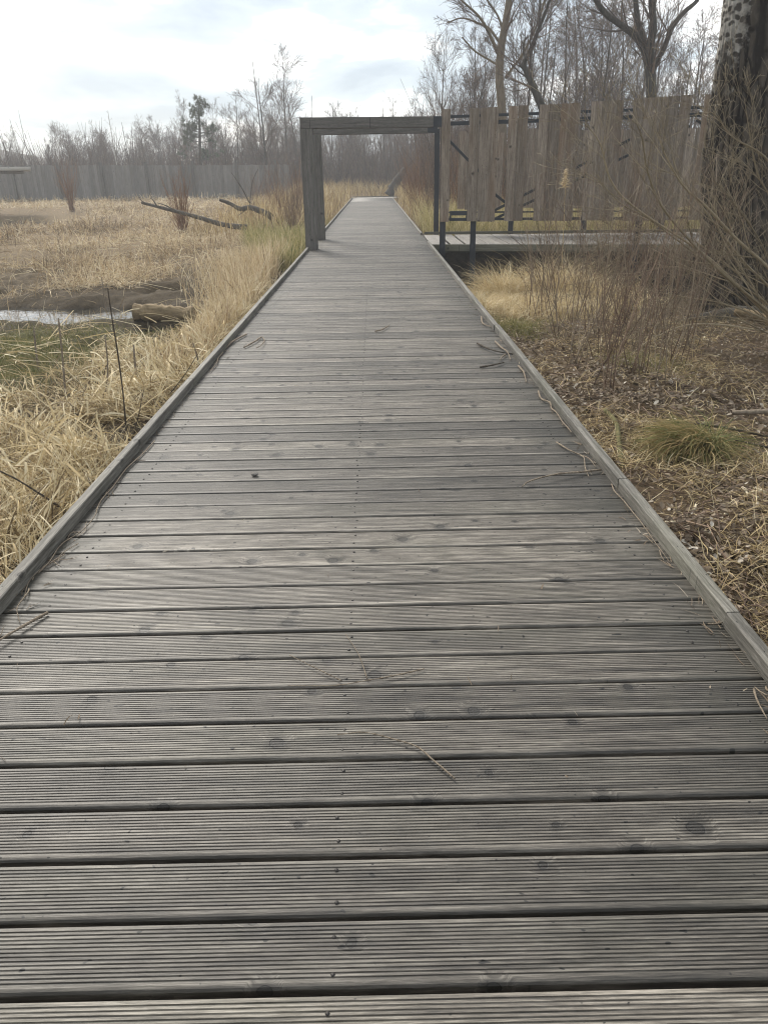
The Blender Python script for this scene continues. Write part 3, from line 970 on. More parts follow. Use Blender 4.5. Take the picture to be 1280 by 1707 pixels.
KINDS = {
    # slim birch with fine hanging twigs
    'birch': [lvl(seg=10, wander=0.035, up=0.02, tip=0.12), lvl(24, 6, 0.09, 0.06, 0.2, 0.62, 0.27, 0.42, 0.25), lvl(9, 4, 0.12, 0.0, 0.25, 0.5, 0.5, 0.5, 0.15), lvl(4, 4, 0.12, -0.05, 0.4, 0.42, 0.75, 0.6, 0.1)],
    # slender pole with a small crown
    'pole': [lvl(seg=10, wander=0.03, up=0.02, tip=0.2), lvl(14, 5, 0.12, 0.08, 0.25, 0.7, 0.16, 0.38, 0.5), lvl(6, 4, 0.12, 0.05, 0.3, 0.5, 0.6, 0.55, 0.2), lvl(3, 3, 0.14, 0.03, 0.4, 0.45, 0.7, 0.6, 0.1)],
    # spreading crown from low down
    'spread': [lvl(seg=8, wander=0.06, up=0.02, tip=0.15), lvl(20, 7, 0.1, 0.07, 0.2, 0.8, 0.42, 0.5, 0.18), lvl(9, 5, 0.12, 0.05, 0.25, 0.55, 0.5, 0.5, 0.15), lvl(5, 3, 0.13, 0.04, 0.4, 0.45, 0.7, 0.6, 0.1)],
    # dense upright brushy crown
    'brushy': [lvl(seg=8, wander=0.05, up=0.02, tip=0.2), lvl(26, 6, 0.09, 0.12, 0.2, 0.55, 0.36, 0.45, 0.08), lvl(9, 4, 0.11, 0.08, 0.25, 0.45, 0.5, 0.5, 0.1), lvl(4, 3, 0.12, 0.05, 0.4, 0.38, 0.75, 0.6, 0.1)],
    # almost bare dead pole
    'snag': [lvl(seg=8, wander=0.03, up=0.01, tip=0.35), lvl(7, 4, 0.15, 0.05, 0.3, 0.8, 0.12, 0.35, 0.35), lvl(3, 3, 0.2, 0.0, 0.4, 0.6, 0.5, 0.6, 0.2)],
}
PROTO = {}


def proto(kind, seed):
    key = (kind, seed)
    if key not in PROTO:
        rg = np.random.default_rng(seed * 31 + len(kind))
        out = {}
        grow(rg, (0, 0, -0.02), (rg.normal(0, 0.03), rg.normal(0, 0.03), 1), 1.0, {'birch': 0.011, 'pole': 0.010, 'spread': 0.016, 'brushy': 0.013, 'snag': 0.010}[kind], 0, KINDS[kind], out)
        top = max(P[:, 2].max() for l in out.values() for P, _ in l)
        for l in out:
            out[l] = [(P / top, np.maximum(R / top, 0.0007)) for P, R in out[l]]
        tm = limbs_mesh('trunk', out[0], 7, M['bark_grey'])
        cm_parts = out[1] + [x for l in out if l > 1 for x in out[l]]
        big = limbs_mesh('crown', cm_parts, 3, M['brush'])
        PROTO[key] = (tm, big)
    return PROTO[key]


def tree(name, kind, seed, base, h, rz, lean=(0, 0), label='', group=None, cat='tree', wide=1.0, bark=None):
    tm, cmh = proto(kind, seed)
    t = empty(name, base)
    t.rotation_euler = (lean[0], lean[1], rz)
    t.scale = (h * wide, h * wide, h)
    tag(t, label, cat, group)
    tr = obj('trunk', tm if bark is None else bark_copy(tm, bark), t)
    obj('crown', cmh, t)
    return t


_bc = {}


def bark_copy(me, mat):
    k = (me.name, mat.name)
    if k not in _bc:
        m2 = me.copy()
        m2.materials[0] = mat
        _bc[k] = m2
    return _bc[k]


def tree_px(name, kind, seed, px, py, y, label, group=None, lean_px=0.0, **kw):
    """a tree whose top shows at a pixel, standing on the ground at distance y"""
    top = at(px, py, y)
    x = top[0]
    zb = float(H(x, y))
    hh = top[2] - zb
    base_x = at(px + lean_px, 300, y)[0] if lean_px else x
    lean = math.atan2(x - base_x, hh)
    return tree(name, kind, seed, (base_x, y, zb), hh / max(math.cos(lean), 0.5), random.uniform(0, 6.28) if not lean_px else 0.0, (0, lean), label, group, **kw)


# single trees of the left-hand treeline
tree_px('birch_tree', 'birch', 1, 469, 72, 66, 'tallest slim birch left of the timber portal, above the treeline', wide=1.15)
tree_px('birch_tree', 'birch', 2, 488, 108, 67, 'slim birch just right of the tallest birch, its top a little lower', wide=1.05)
tree_px('bare_tree', 'spread', 1, 430, 122, 60, 'bare tree with forking limbs just left of the tallest birch', wide=1.15, bark=M['bark_dark'])
tree_px('bare_tree', 'snag', 1, 428, 100, 74, 'thin bare pole tipped with a tuft behind the forking bare tree', wide=0.7)
tree_px('bare_tree', 'pole', 1, 386, 152, 62, 'dark upright pole tree between the pine and the forking bare tree', wide=0.9, bark=M['bark_dark'])
tree_px('bare_tree', 'pole', 2, 400, 176, 66, 'slender pole tree right beside the dark upright pole tree', wide=0.9)
tree_px('bare_tree', 'birch', 3, 368, 168, 64, 'slender tree tilting right, just right of the pine', lean_px=10, wide=0.8)
tree_px('birch_tree', 'birch', 4, 299, 148, 72, 'tall thin birch with a tufted top just left of the pine', wide=0.8)
tree_px('bare_tree', 'brushy', 1, 160, 198, 78, 'broad twiggy tree with a rounded top left of the tilting pole', wide=1.3)
tree_px('birch_tree', 'snag', 2, 183, 184, 70, 'pale bare birch pole tilting left above the far plank screen', lean_px=17, bark=M['bark_birch'], wide=0.8)
tree_px('birch_tree', 'birch', 5, 92, 198, 70, 'white-stemmed birch tilting left with its crown above the far left brush', lean_px=18, bark=M['bark_birch'])
tree_px('birch_tree', 'snag', 3, 68, 232, 72, 'shortest white tilting birch stem at far left', lean_px=13, bark=M['bark_birch'])
tree_px('bare_tree', 'brushy', 2, 112, 205, 80, 'twiggy grey tree right behind the white-stemmed tilting birch', wide=1.2)
tree_px('bare_tree', 'spread', 2, 8, 203, 150, 'small tree with an open crown on the far hill at the left edge', wide=1.1)
tree_px('bare_tree', 'snag', 1, 208, 204, 74, 'thin dead pole, left one of two standing close together', wide=0.8)
tree_px('bare_tree', 'snag', 3, 215, 209, 74, 'thin dead pole, right one of two standing close together', wide=0.8)
tree_px('bare_tree', 'pole', 3, 547, 168, 75, 'bare tree rising above the left half of the portal crossbeam', wide=1.1)
tree_px('bare_tree', 'brushy', 3, 575, 168, 78, 'brushy yellowish tree above the middle of the portal crossbeam', wide=1.2)
tree_px('bare_tree', 'snag', 2, 639, 166, 72, 'dark bare pole above the crossbeam, left of a thinner leaning pole', wide=0.8, bark=M['bark_dark'])
tree_px('bare_tree', 'pole', 1, 656, 158, 70, 'thin pole tree leaning left above the right part of the crossbeam', lean_px=6, wide=0.9)
tree_px('bare_tree', 'birch', 2, 692, 140, 62, 'fine birch above the right end of the portal crossbeam', wide=1.0)
tree_px('bare_tree', 'snag', 1, 515, 160, 68, 'dark pole rising just right of the portal left corner', wide=0.8, bark=M['bark_dark'])
tree_px('bare_tree', 'birch', 3, 345, 160, 70, 'thin birch standing close behind the pine', wide=0.8)

# the thicket of look-alike bare trees behind the far screen and along the right
GT = 'slender bare trees of the hazy thicket'
LT = 'slender bare tree in the hazy thicket beyond the plank screens'
rgt = np.random.default_rng(5)
for k in range(84):
    px = rgt.uniform(-30, 745)
    yd = rgt.uniform(68, 100)
    py = 236 - 40 * (px > 230) * rgt.random() - 22 * rgt.random() + (14 if px < 60 else 0) - (14 if px > 600 else 0)
    kind = ['birch', 'brushy', 'brushy', 'brushy', 'spread'][rgt.integers(5)]
    tree_px('bare_tree', kind, int(rgt.integers(1, 4)), px, py, yd, LT, GT, wide=rgt.uniform(0.9, 1.4))

# trees beyond the near screens
GR = 'slim bare trees rising behind the tall screen'
LR = 'slim bare tree rising behind the tall screen, one of many alike'
for k in range(44):
    px = rgt.uniform(735, 1235) if k < 34 else rgt.uniform(1235, 1400)
    yd = rgt.uniform(34, 62)
    py = rgt.uniform(-90, 70) if px > 870 else rgt.uniform(-10, 110)
    if px < 800:
        py = rgt.uniform(70, 130)
    kind = ['birch', 'birch', 'pole', 'brushy', 'birch'][rgt.integers(5)]
    tree_px('bare_tree', kind, int(rgt.integers(1, 6)), px, py, yd, LR, GR, wide=rgt.uniform(0.8, 1.1), bark=M['bark_dark'] if rgt.random() < 0.4 else None)
tree_px('bare_tree', 'spread', 1, 742, 42, 44, 'bare tree with a vase of thin stems left of the leaning tan trunk', wide=0.7)
tree_px('bare_tree', 'spread', 3, 790, 60, 42, 'bare multi-limbed tree directly left of the leaning tan trunk', wide=0.7)
tree_px('bare_tree', 'spread', 2, 1165, 25, 36, 'bare tree leaning right between the forked dark tree and the huge trunk', lean_px=-45, wide=0.9, bark=M['bark_dark'])

TW = [None, lvl(9, 6, 0.10, 0.04, 0.2, 0.65, 0.55, 0.35, 0.2), lvl(7, 5, 0.11, 0.03, 0.25, 0.5, 0.55, 0.5, 0.1), lvl(4, 4, 0.12, 0.0, 0.4, 0.42, 0.7, 0.6, 0.1)]


def hero_tree(name, label, y, trunk, limbs, mat, twig_mat, seed, ys=0.0, twn=9):
    """a tree drawn limb by limb: polylines of (pixel x, pixel y, width in pixels, depth offset)"""
    rg = np.random.default_rng(seed)

    def poly(pts):
        P = np.array([at(a, b, y + dz) for a, b, w, dz in pts])
        R = np.array([w / 2 * (y + dz) / F_PX * 0.93 for a, b, w, dz in pts])
        n = max(10, 5 * len(pts))
        Q = smooth_line(P, n)
        RR = np.interp(np.linspace(0, 1, n), np.linspace(0, 1, len(pts)), R)
        return Q, RR

    TP, TR = poly(trunk)
    base = TP[0].copy()
    base[2] = float(H(base[0], base[1])) - 0.05
    TP = np.vstack([base, TP])
    TR = np.r_[TR[0] * 1.25, TR]
    t = empty(name, base)
    tag(t, label, 'tree')
    V, F, _ = tubes((TP - base)[None], TR[None], 12)
    obj('trunk', raw_mesh('trunk', V, F, mat, True, np.full(len(V), 0.5)), t)
    out = {}
    prm = [dict(TW[1])] + TW[1:]
    for lp in limbs:
        LP, LR_ = poly(lp)
        V, F, _ = tubes((LP - base)[None], LR_[None], 9)
        obj('limb', raw_mesh('limb', V, F, mat, True, np.full(len(V), 0.5)), t)
        q = [dict(x) if x else None for x in TW]
        q[1]['n'] = twn
        L = np.linalg.norm(np.diff(LP, axis=0), axis=1).sum()
        children(rg, LP - base, LR_, min(L, 4.5), 0, q, out)
    q = [dict(x) if x else None for x in TW]
    q[1]['n'] = 8
    q[1]['from'] = 0.45
    children(rg, TP - base, TR, 3.5, 0, q, out)
    tw = [(P, np.maximum(R, 0.0035)) for l in out for P, R in out[l]]
    obj('crown', limbs_mesh('crown', tw, 3, twig_mat), t)
    return t


hero_tree('forked_tree', 'dark tree that forks into four thick limbs above the tall screen', 26,
          [(1086, 300, 17, 0), (1085, 165, 16, 0), (1083, 120, 16, 0), (1079, 82, 19, 0)],
          [[(1076, 88, 12, 0), (1060, 62, 11, -.1), (1035, 42, 9, -.2), (1008, 22, 9, -.3), (985, -10, 6, -.4), (960, -40, 4, -.5)],
           [(1077, 84, 10, 0), (1066, 55, 9, .1), (1060, 15, 8, .2), (1056, -40, 6, .3), (1050, -110, 4, .4)],
           [(1080, 88, 12, 0), (1088, 50, 11, 0), (1086, 0, 10, 0), (1090, -70, 8, 0), (1084, -140, 5, 0)],
           [(1088, 112, 8, 0), (1105, 82, 8, .1), (1120, 45, 8, .2), (1140, 20, 7, .3), (1162, 0, 6, .4), (1185, -40, 4, .5)]], M['bark_dark'], M['brush'], 3)
hero_tree('leaning_tree', 'tall tan-barked tree with a slightly leaning trunk rising left of the broken trunk', 31,
          [(838, 330, 15, 0), (836, 185, 14, 0), (832, 130, 13, 0), (835, 80, 12, 0), (842, 40, 11, 0), (848, 0, 10, 0), (856, -80, 8, 0), (858, -180, 5, 0)],
          [[(829, 88, 6, 0), (818, 62, 5, -.2), (800, 30, 4, -.4), (775, 6, 3, -.6), (755, -12, 2, -.8)],
           [(833, 72, 4, 0), (815, 48, 4, .2), (795, 38, 3, .4), (770, 30, 2, .6), (745, 38, 2, .8)],
           [(838, 48, 4, 0), (828, 24, 3, .1), (812, 0, 3, .2), (800, -30, 2, .3)],
           [(829, 108, 4, 0), (812, 98, 3, .3), (790, 84, 3, .5), (770, 62, 2, .8)],
           [(842, 130, 5, 0), (855, 112, 4, -.2), (872, 88, 4, -.4), (890, 52, 3, -.6), (905, 10, 3, -.8), (915, -30, 2, -1)]], M['bark_tan'], M['brush'], 4)
hero_tree('broken_tree', 'broken dark trunk leaning left with a splintered end, one live shoot on it', 27,
          [(925, 300, 14, 0), (905, 190, 12, 0), (897, 165, 12, 0), (884, 135, 10, 0), (874, 115, 7, 0), (866, 108, 4, 0)],
          [[(880, 124, 8, 0), (873, 106, 8, 0), (884, 84, 7, 0), (893, 60, 6, 0), (905, 30, 5, 0), (916, 0, 4, 0), (930, -40, 3, 0)],
           [(886, 82, 3, 0), (895, 55, 3, .2), (900, 20, 3, .3), (898, -20, 2, .4)],
           [(875, 100, 3, 0), (872, 80, 3, .1), (876, 62, 2, .2)]], M['bark_dark'], M['brush'], 6)

# pine
rg = np.random.default_rng(8)
pb = at(330, 165, 63)
pz = float(H(pb[0], 63))
pine = empty('pine_tree', (pb[0] - 0.3, 63, pz))
tag(pine, 'the one green pine among the bare trees of the left treeline', 'pine tree')
Hh = pb[2] - pz
pts = np.array([[0, 0, 0], [0.05, 0, Hh * 0.4], [0.25, 0, Hh * 0.75], [0.3, 0, Hh]])
obj('trunk', tube_mesh('trunk', pts, 0.14, 0.04, M['bark_dark'], 12, 7), pine)
lim, npos = [], []
for k in range(30):
    t = rg.uniform(0.35, 0.98)
    a = rg.uniform(0, 6.28)
    L = (1.05 - t) * 2.4 * rg.uniform(0.6, 1.2) + 0.35
    p0 = np.array([np.interp(t, [0, .4, .75, 1], [0, .05, .25, .3]), 0, Hh * t])
    p1 = p0 + np.array([math.cos(a) * L, math.sin(a) * L, L * 0.25])
    lim.append((np.array([p0, p0 * .5 + p1 * .5 + [0, 0, -.05], p1]), np.array([.03, .022, .01])))
    for q in range(9):
        npos.append(p0 + (p1 - p0) * rg.uniform(0.45, 1.05) + rg.normal(0, 0.17, 3))
obj('branches', limbs_mesh('branches', lim, 3, M['bark_dark']), pine)['kind'] = 'stuff'
npos = np.repeat(np.array(npos), 26, 0) + rg.normal(0, 0.03, (len(npos) * 26, 3))
N = len(npos)
V, F, idx = blades(npos, rg.uniform(0, 6.28, N), rg.uniform(-0.3, 1.4, N), rg.uniform(.14, .30, N), np.full(N, .03), np.full(N, .1), 3)
obj('crown', raw_mesh('crown', V, F, M['pine'], False, rg.random(N)[idx]), pine)

# sloping stump at the end of the walk
def log_thing(name, label, cat, pts, r0, r1, mat, seed, n=22, S=10, end=None, lumps=0.05, group=None):
    P = smooth_line(pts, n)
    base = P[0].copy()
    t = empty(name, base)
    tag(t, label, cat, group)
    rg_ = np.random.default_rng(seed)
    R = np.interp(np.linspace(0, 1, n), [0, 1], [r0, r1]) * (1 + lumps * rg_.normal(0, 1, n))
    V, F, _ = tubes((P - base)[None], R[None], S)
    V = V + rg_.normal(0, r0 * 0.05, V.shape)
    o = obj('trunk' if 'tree' in name or 'trunk' in name else 'wood', raw_mesh(name, V, F, mat, True, np.full(len(V), .5)), t)
    if end is not None:
        for k, (a, b_) in enumerate(((P[0], P[1]), (P[-1], P[-2]))):
            dd = (a - b_) / np.linalg.norm(a - b_)
            V, F, _ = tubes(np.array([[a - base - dd * 0.004, a - base + dd * 0.006]]), np.array([[R[0 if k == 0 else -1] * 0.93] * 2]), S)
            obj('cut_end', raw_mesh('cut_end', V, F, end, False, np.full(len(V), .5)), t)
    return t


def side_branches(t, name, lines, r, mat, seed):
    base = np.array(t.location)
    for k, pts in enumerate(lines):
        obj(name, tube_mesh(name, np.array(pts) - base, r, r * 0.3, mat, 12, 5, 0.5, 0.1, seed + k), t)


a_ = [at(648, 326, 54), at(658, 308, 54), at(668, 292, 54), at(676, 282, 54)]
st = log_thing('tilted_trunk', 'dark dead tree stump tilting right at the far end of the boardwalk', 'dead tree', a_, 0.30, 0.20, M['bark_dark'], 2)
side_branches(st, 'branch', [[at(670, 290, 54), at(684, 272, 54), at(694, 262, 54)], [at(664, 300, 54), at(664, 280, 54), at(660, 262, 54)]], 0.05, M['bark_dark'], 4)

# fallen wood in the marsh
fb = log_thing('fallen_tree', 'long thin dead tree lying in the dry reeds beside an orange shrub', 'fallen tree', [at(412, 379, 25), at(375, 375, 25), at(330, 362, 25.2), at(285, 350, 25.5), at(237, 338, 26)], 0.085, 0.04, M['bark_grey'], 12)
side_branches(fb, 'branch', [[at(300, 354, 25.4), at(275, 342, 25.4), at(262, 338, 25.4)], [at(250, 341, 25.8), at(238, 336, 25.8), at(232, 328, 25.8)], [at(262, 344, 25.6), at(256, 334, 25.6), at(250, 330, 25.6)]], 0.025, M['bark_grey'], 30)
fb2 = log_thing('fallen_tree', 'thick dark fallen trunk in the reeds with two upright bare shoots', 'fallen tree', [at(454, 363, 27), at(440, 354, 27), at(418, 346, 27), at(400, 348, 27), at(385, 340, 27), at(366, 333, 27)], 0.11, 0.045, M['bark_grey'], 13)
side_branches(fb2, 'branch', [[at(417, 346, 27), at(418, 325, 27), at(422, 300, 27), at(431, 281, 27)], [at(416, 338, 27), at(406, 318, 27), at(392, 296, 27), at(386, 288, 27)], [at(412, 347, 27), at(402, 356, 27), at(396, 360, 27)]], 0.022, M['bark_grey'], 40)
log_thing('fallen_log', 'short barkless brown log lying across the straw beside the puddle', 'log', [at(226, 521, 10.9), at(255, 522, 10.88), at(290, 524, 10.86), at(325, 525, 10.8)], 0.125, 0.105, M['log'], 14, end=M['log'])
log_thing('broken_log', 'mossy sawn log with a pale orange end right of the sedge tussock', 'log', [at(1234, 788, 4.05), at(1262, 776, 4.15), at(1310, 752, 4.3), at(1380, 720, 4.5)], 0.036, 0.05, M['log_mossy'], 15, end=M['cut'])
log_thing('wooden_stake', 'short olive stick lying against the right kerb left of the sedge tussock', 'stick', [gz(1035, 784, -.15), gz(1032, 745, -.13), gz(1026, 705, -.12), gz(1008, 684, -.1)], 0.017, 0.014, M['log_mossy'], 16)
log_thing('cut_branch', 'straight grey branch poking in at the right edge above the tussock', 'branch', [gz(1220, 688, -.12), gz(1250, 687, -.10), gz(1300, 686, -.08), gz(1380, 690, -.05)], 0.016, 0.02, M['stick'], 17)
log_thing('fallen_log', 'pale broken log under the willow branches by the huge trunk', 'log', [at(1225, 520, 8.8), at(1250, 525, 8.7), at(1290, 538, 8.5), at(1360, 560, 8.2)], 0.045, 0.07, M['log'], 18, end=M['cut'])
log_thing('rotten_log', 'low dark rotten log lying behind the pale broken log', 'log', [at(1150, 540, 9.6), at(1180, 535, 9.5), at(1230, 530, 9.4), at(1300, 528, 9.4)], 0.10, 0.15, M['bark_dark'], 19)
log_thing('arching_branch', 'thin black branch arching over the sedge tussock', 'branch', [gz(1050, 765, -.16), at(1068, 722, 4.6), at(1111, 706, 4.6), at(1164, 707, 4.55), at(1234, 718, 4.5), at(1300, 732, 4.4)], 0.006, 0.009, M['stick_dark'], 20, n=28, S=6)
log_thing('arching_branch', 'thin dark branch lying low at the right edge behind the mossy sawn log', 'branch', [at(1205, 727, 4.5), at(1240, 737, 4.4), at(1290, 748, 4.3)], 0.004, 0.007, M['stick_dark'], 21, S=6)

# ------------------------------------------------------------------ huge poplar trunk on the right
def big_trunk():
    y0 = 11.5
    ctr = [(1226, 520, 104), (1225, 470, 100), (1225, 400, 98), (1226, 300, 97), (1238, 200, 96), (1250, 100, 94), (1262, 0, 92), (1275, -120, 88), (1290, -300, 80)]
    P = np.array([at(a, b, y0) for a, b, w in ctr])
    R = np.array([w / 2 * y0 / F_PX * 0.98 for a, b, w in ctr])
    nv, nu = 420, 240
    C = smooth_line(P, nv)
    RR = np.interp(np.linspace(0, 1, nv), np.linspace(0, 1, len(R)), R)
    zz = C[:, 2:3]
    th = np.linspace(0, 2 * np.pi, nu, endpoint=False)[None]
    TH_, ZZ = np.broadcast_arrays(th, zz)
    u = TH_ / (2 * np.pi) * 26
    warp = 1.6 * fbm(np.mod(u, 26) * 0.4, ZZ * 1.1, 3)
    seam = np.minimum(TH_, 2 * np.pi - TH_)            # keep the seam at the back
    fur = np.abs(np.mod(u + warp, 1.0) - 0.5) * 2
    cut = np.abs(np.mod(ZZ * 2.3 + 2.0 * fbm(u * 0.6, ZZ * 0.8) + u * 0.37, 1.0) - 0.5) * 2
    ridge = np.clip(fur * 1.5, 0, 1) * np.clip(cut * 3.0, 0.35, 1)
    rough = 0.075 * (ridge - 0.6) + 0.03 * fbm(u * 1.2, ZZ * 7, 3)
    # pale smooth bark on the upper left side
    side = np.clip(-np.cos(TH_), -1, 1)                 # +1 towards -x
    smooth = sstep(1.5, 3.3, ZZ + 0.9 * fbm(u * 0.35, ZZ * 1.2)) * sstep(0.35, 1.0, side + 0.3 * fbm(u * 0.4, ZZ * 1.5))
    disp = rough * (1 - 0.8 * smooth) + 0.012 * fbm(u * 0.25, ZZ * 2)
    flare = 0.22 * np.exp(-(ZZ - ZZ.min()) / 0.35) * (0.6 + 0.5 * np.cos(TH_ * 5 + 1))
    Rf = RR[:, None] * (1 + flare) + disp
    V = np.stack([C[:, :1] + Rf * np.cos(TH_), C[:, 1:2] + Rf * np.sin(TH_), np.broadcast_to(zz, Rf.shape)], -1)
    base = np.array([C[0, 0], C[0, 1], C[0, 2]])
    i, j = np.meshgrid(np.arange(nu), np.arange(nv - 1), indexing='xy')
    a = j * nu + i
    b = j * nu + (i + 1) % nu
    F = np.stack([a, b, b + nu, a + nu], -1).reshape(-1, 4)
    t = empty('poplar_tree', base)
    tag(t, 'huge furrowed trunk filling the right edge, pale scarred bark high on its left side', 'tree')
    obj('trunk', raw_mesh('trunk', V.reshape(-1, 3) - base, [F], M['poplar'], True, attrs={'smooth': smooth.ravel(), 'ridge': np.clip(ridge + 0.5 * fbm(u * 1.5, ZZ * 5), 0, 1).ravel()}), t)


big_trunk()

# ------------------------------------------------------------------ ground cover, left: tangled straw, reeds
def ok_dry(x, y, m=0.01):
    return H(x, y) > WATER_Z + m


def scatter_left(n, y0, y1, xa=-1.44, k=0.62, c=0.6, p=1.0):
    y = np.exp(RNG.uniform(np.log(y0), np.log(y1), n))
    x = xa - (k * y + c) * RNG.random(n) ** p
    return x, y


# tangled fallen straw close to the walk
x, y = scatter_left(125000, 1.6, 12.5, c=0.5)
cl = fbm(x * 1.6, y * 1.6)
mossy = np.exp(-((x + 4.5) / 1.25) ** 2 - ((y - 8.3) / 1.3) ** 2)
dens = np.clip(0.60 + 1.9 * cl - 1.0 * mossy - 0.75 * sstep(6.2, 7.6, y) * sstep(-2.9, -3.5, x), 0.05, 1) * (1 - 0.86 * open_mud(x, y)) * (1 - 0.72 * ((y > 9.5) & (y < 10.85) & (x < -2.1) & (x > -3.7)))
low = sstep(8.0, 9.6, y) * sstep(-1.9, -2.5, x)
dens *= 1 - 0.85 * np.exp(-((x + 1.75) / 0.28) ** 2 - ((y - 2.9) / 0.5) ** 2)
keep = (RNG.random(len(x)) < dens) & ok_dry(x, y, 0.0)
x, y, cl, low = x[keep], y[keep], cl[keep], low[keep]
N = len(x)
lay = RNG.random(N)
base = np.c_[x, y, H(x, y) + lay * (0.05 + 0.16 * np.clip(cl + 0.3, 0, 1)) * (1 - 0.8 * low)]
az = 2.2 + 2.4 * fbm(x * 0.8 + 40, y * 0.8) + RNG.normal(0, 1.0, N)
Lr = RNG.uniform(0.10, 0.36, N) * (1 + 0.5 * (RNG.random(N) > .9))
V, F, idx = blades(base, az, RNG.uniform(-0.1, 1.0, N) * (1 - 0.6 * low), Lr * (1 - 0.35 * low), np.where(RNG.random(N) < .72, RNG.uniform(0.0015, 0.0042, N), RNG.uniform(0.005, 0.012, N)) * (1 + y / 14), RNG.uniform(0.0, 1.9, N) * (RNG.random(N) ** .7), 6, 0.7, kink=0.7, floor=lambda a, b: H(a, b) + 0.01)
V[:, 0] = np.minimum(V[:, 0], -1.36)
tn = np.clip(RNG.normal(0.46, 0.26, N) + 0.6 * (lay - 0.5) + 0.4 * cl, 0, 1)
tag(obj('tangled_straw', raw_mesh('tangled_straw', V, F, M['straw'], False, tn[idx])), 'tangled pale straw along the left side of the boardwalk', kind='stuff')

# short grass on the mossy hollow
N = 20000
x = -4.4 + RNG.normal(0, 1.15, N)
y = 8.2 + RNG.normal(0, 1.1, N)
k = (x < -1.5) & ok_dry(x, y)
x, y = x[k], y[k]
N = len(x)
V, F, idx = blades(np.c_[x, y, H(x, y) - 0.005], RNG.uniform(0, 6.28, N), RNG.uniform(0.4, 1.4, N), RNG.uniform(.04, .15, N), RNG.uniform(.003, .007, N), RNG.uniform(.3, 1.4, N), 3)
tag(obj('olive_grass', raw_mesh('olive_grass', V, F, M['moss'], False, RNG.random(N)[idx])), 'short olive grass in the wet hollow at left', kind='stuff')

# bleached broken reeds over the marsh
x, y = scatter_left(100000, 9.5, 60, xa=-1.5, k=0.60, c=0.5)
cl = fbm(x * 0.6, y * 0.45)
dens = np.clip(0.62 + 2.4 * cl + 0.5 * fbm(x * 1.3, y * 0.8), 0.05, 1) * (1 - 0.92 * open_mud(x, y))
keep = (RNG.random(len(x)) < dens) & ok_dry(x, y, 0.0) & ~((y < 10.95) & (x < -2.2) & (x > -3.7))
x, y, cl = x[keep], y[keep], cl[keep]
N = len(x)
sc = np.clip(y / 13, 0.85, 3.2)
el = np.where(RNG.random(N) < 0.32, RNG.uniform(0.9, 1.5, N), RNG.uniform(0.0, 0.9, N))
V, F, idx = blades(np.c_[x, y, H(x, y) + RNG.random(N) * 0.06], RNG.uniform(0, 6.28, N), el, RNG.uniform(.16, .58, N) * (0.7 + 0.5 * np.clip(cl + .4, 0, 1)) * (1 - .45 * sstep(13, 10, y)), RNG.uniform(.005, .012, N) * sc, RNG.uniform(0.1, 1.6, N), 5, 0.5, kink=0.6, floor=lambda a, b: H(a, b) + 0.01)
tn = np.clip(RNG.normal(0.5, 0.28, N) + 0.6 * fbm(x * 0.3 + 7, y * 0.3), 0, 1)
tag(obj('bleached_reeds', raw_mesh('bleached_reeds', V, F, M['reed'], False, tn[idx])), 'broken bleached reeds over the marsh at left', kind='stuff')
# long snapped stalks lying crosswise
N = 700
x, y = scatter_left(N, 4, 30, xa=-1.6)
k = ok_dry(x, y, -0.02) & (RNG.random(N) > open_mud(x, y) * .9)
x, y = x[k], y[k]
N = len(x)
V, F, idx = blades(np.c_[x, y, H(x, y) + RNG.uniform(.05, .25, N)], RNG.uniform(0, 6.28, N), RNG.uniform(-.2, .5, N), RNG.uniform(.25, .7, N), RNG.uniform(.007, .015, N), RNG.uniform(0, .7, N), 4, 0.2, taper=False)
V[:, 0] = np.minimum(V[:, 0], -1.36)
tag(obj('snapped_stalks', raw_mesh('snapped_stalks', V, F, M['straw'], False, np.clip(RNG.normal(.7, .2, N), 0, 1)[idx])), 'long snapped reed stalks lying crosswise at left', kind='stuff')

# upright dry reeds hugging the left kerb
N = 5200
y = RNG.uniform(7.0, 16.5, N)
x = -1.42 - np.abs(RNG.normal(0, 0.75, N)) - 0.02 * y
k = ok_dry(x, y) & ~((x < -2.1) & (y < 11.2)) & (RNG.random(N) > open_mud(x, y))
x, y = x[k], y[k]
N = len(x)
V, F, idx = blades(np.c_[x, y, H(x, y)], RNG.uniform(0, 6.28, N), RNG.uniform(1.05, 1.55, N), RNG.uniform(.25, .72, N) * (0.55 + 0.45 * sstep(8, 13, y)), RNG.uniform(.006, .013, N), RNG.uniform(0.05, 1.1, N), 5, 0.3)
V[:, 0] = np.minimum(V[:, 0], -1.355)
tag(obj('upright_reeds', raw_mesh('upright_reeds', V, F, M['reed'], False, np.clip(RNG.normal(.62, .22, N), 0, 1)[idx])), 'upright dry reeds against the left kerb', kind='stuff')
# yellow-green reeds left of the portal
N = 8500
y = RNG.uniform(14.5, 28, N)
x = -1.45 - RNG.random(N) * (0.17 * (y - 12) + 0.3)
V, F, idx = blades(np.c_[x, y, H(x, y)], RNG.uniform(0, 6.28, N), RNG.uniform(0.95, 1.55, N), RNG.uniform(.25, .62, N), RNG.uniform(.008, .018, N), RNG.uniform(0.1, 1.2, N), 5, 0.3)
V[:, 0] = np.minimum(V[:, 0], -1.37)
tag(obj('green_reeds', raw_mesh('green_reeds', V, F, M['green_reed'], False, np.clip(RNG.normal(.42, .28, N), 0, 1)[idx])), 'yellow-green reeds left of the timber portal', kind='stuff')
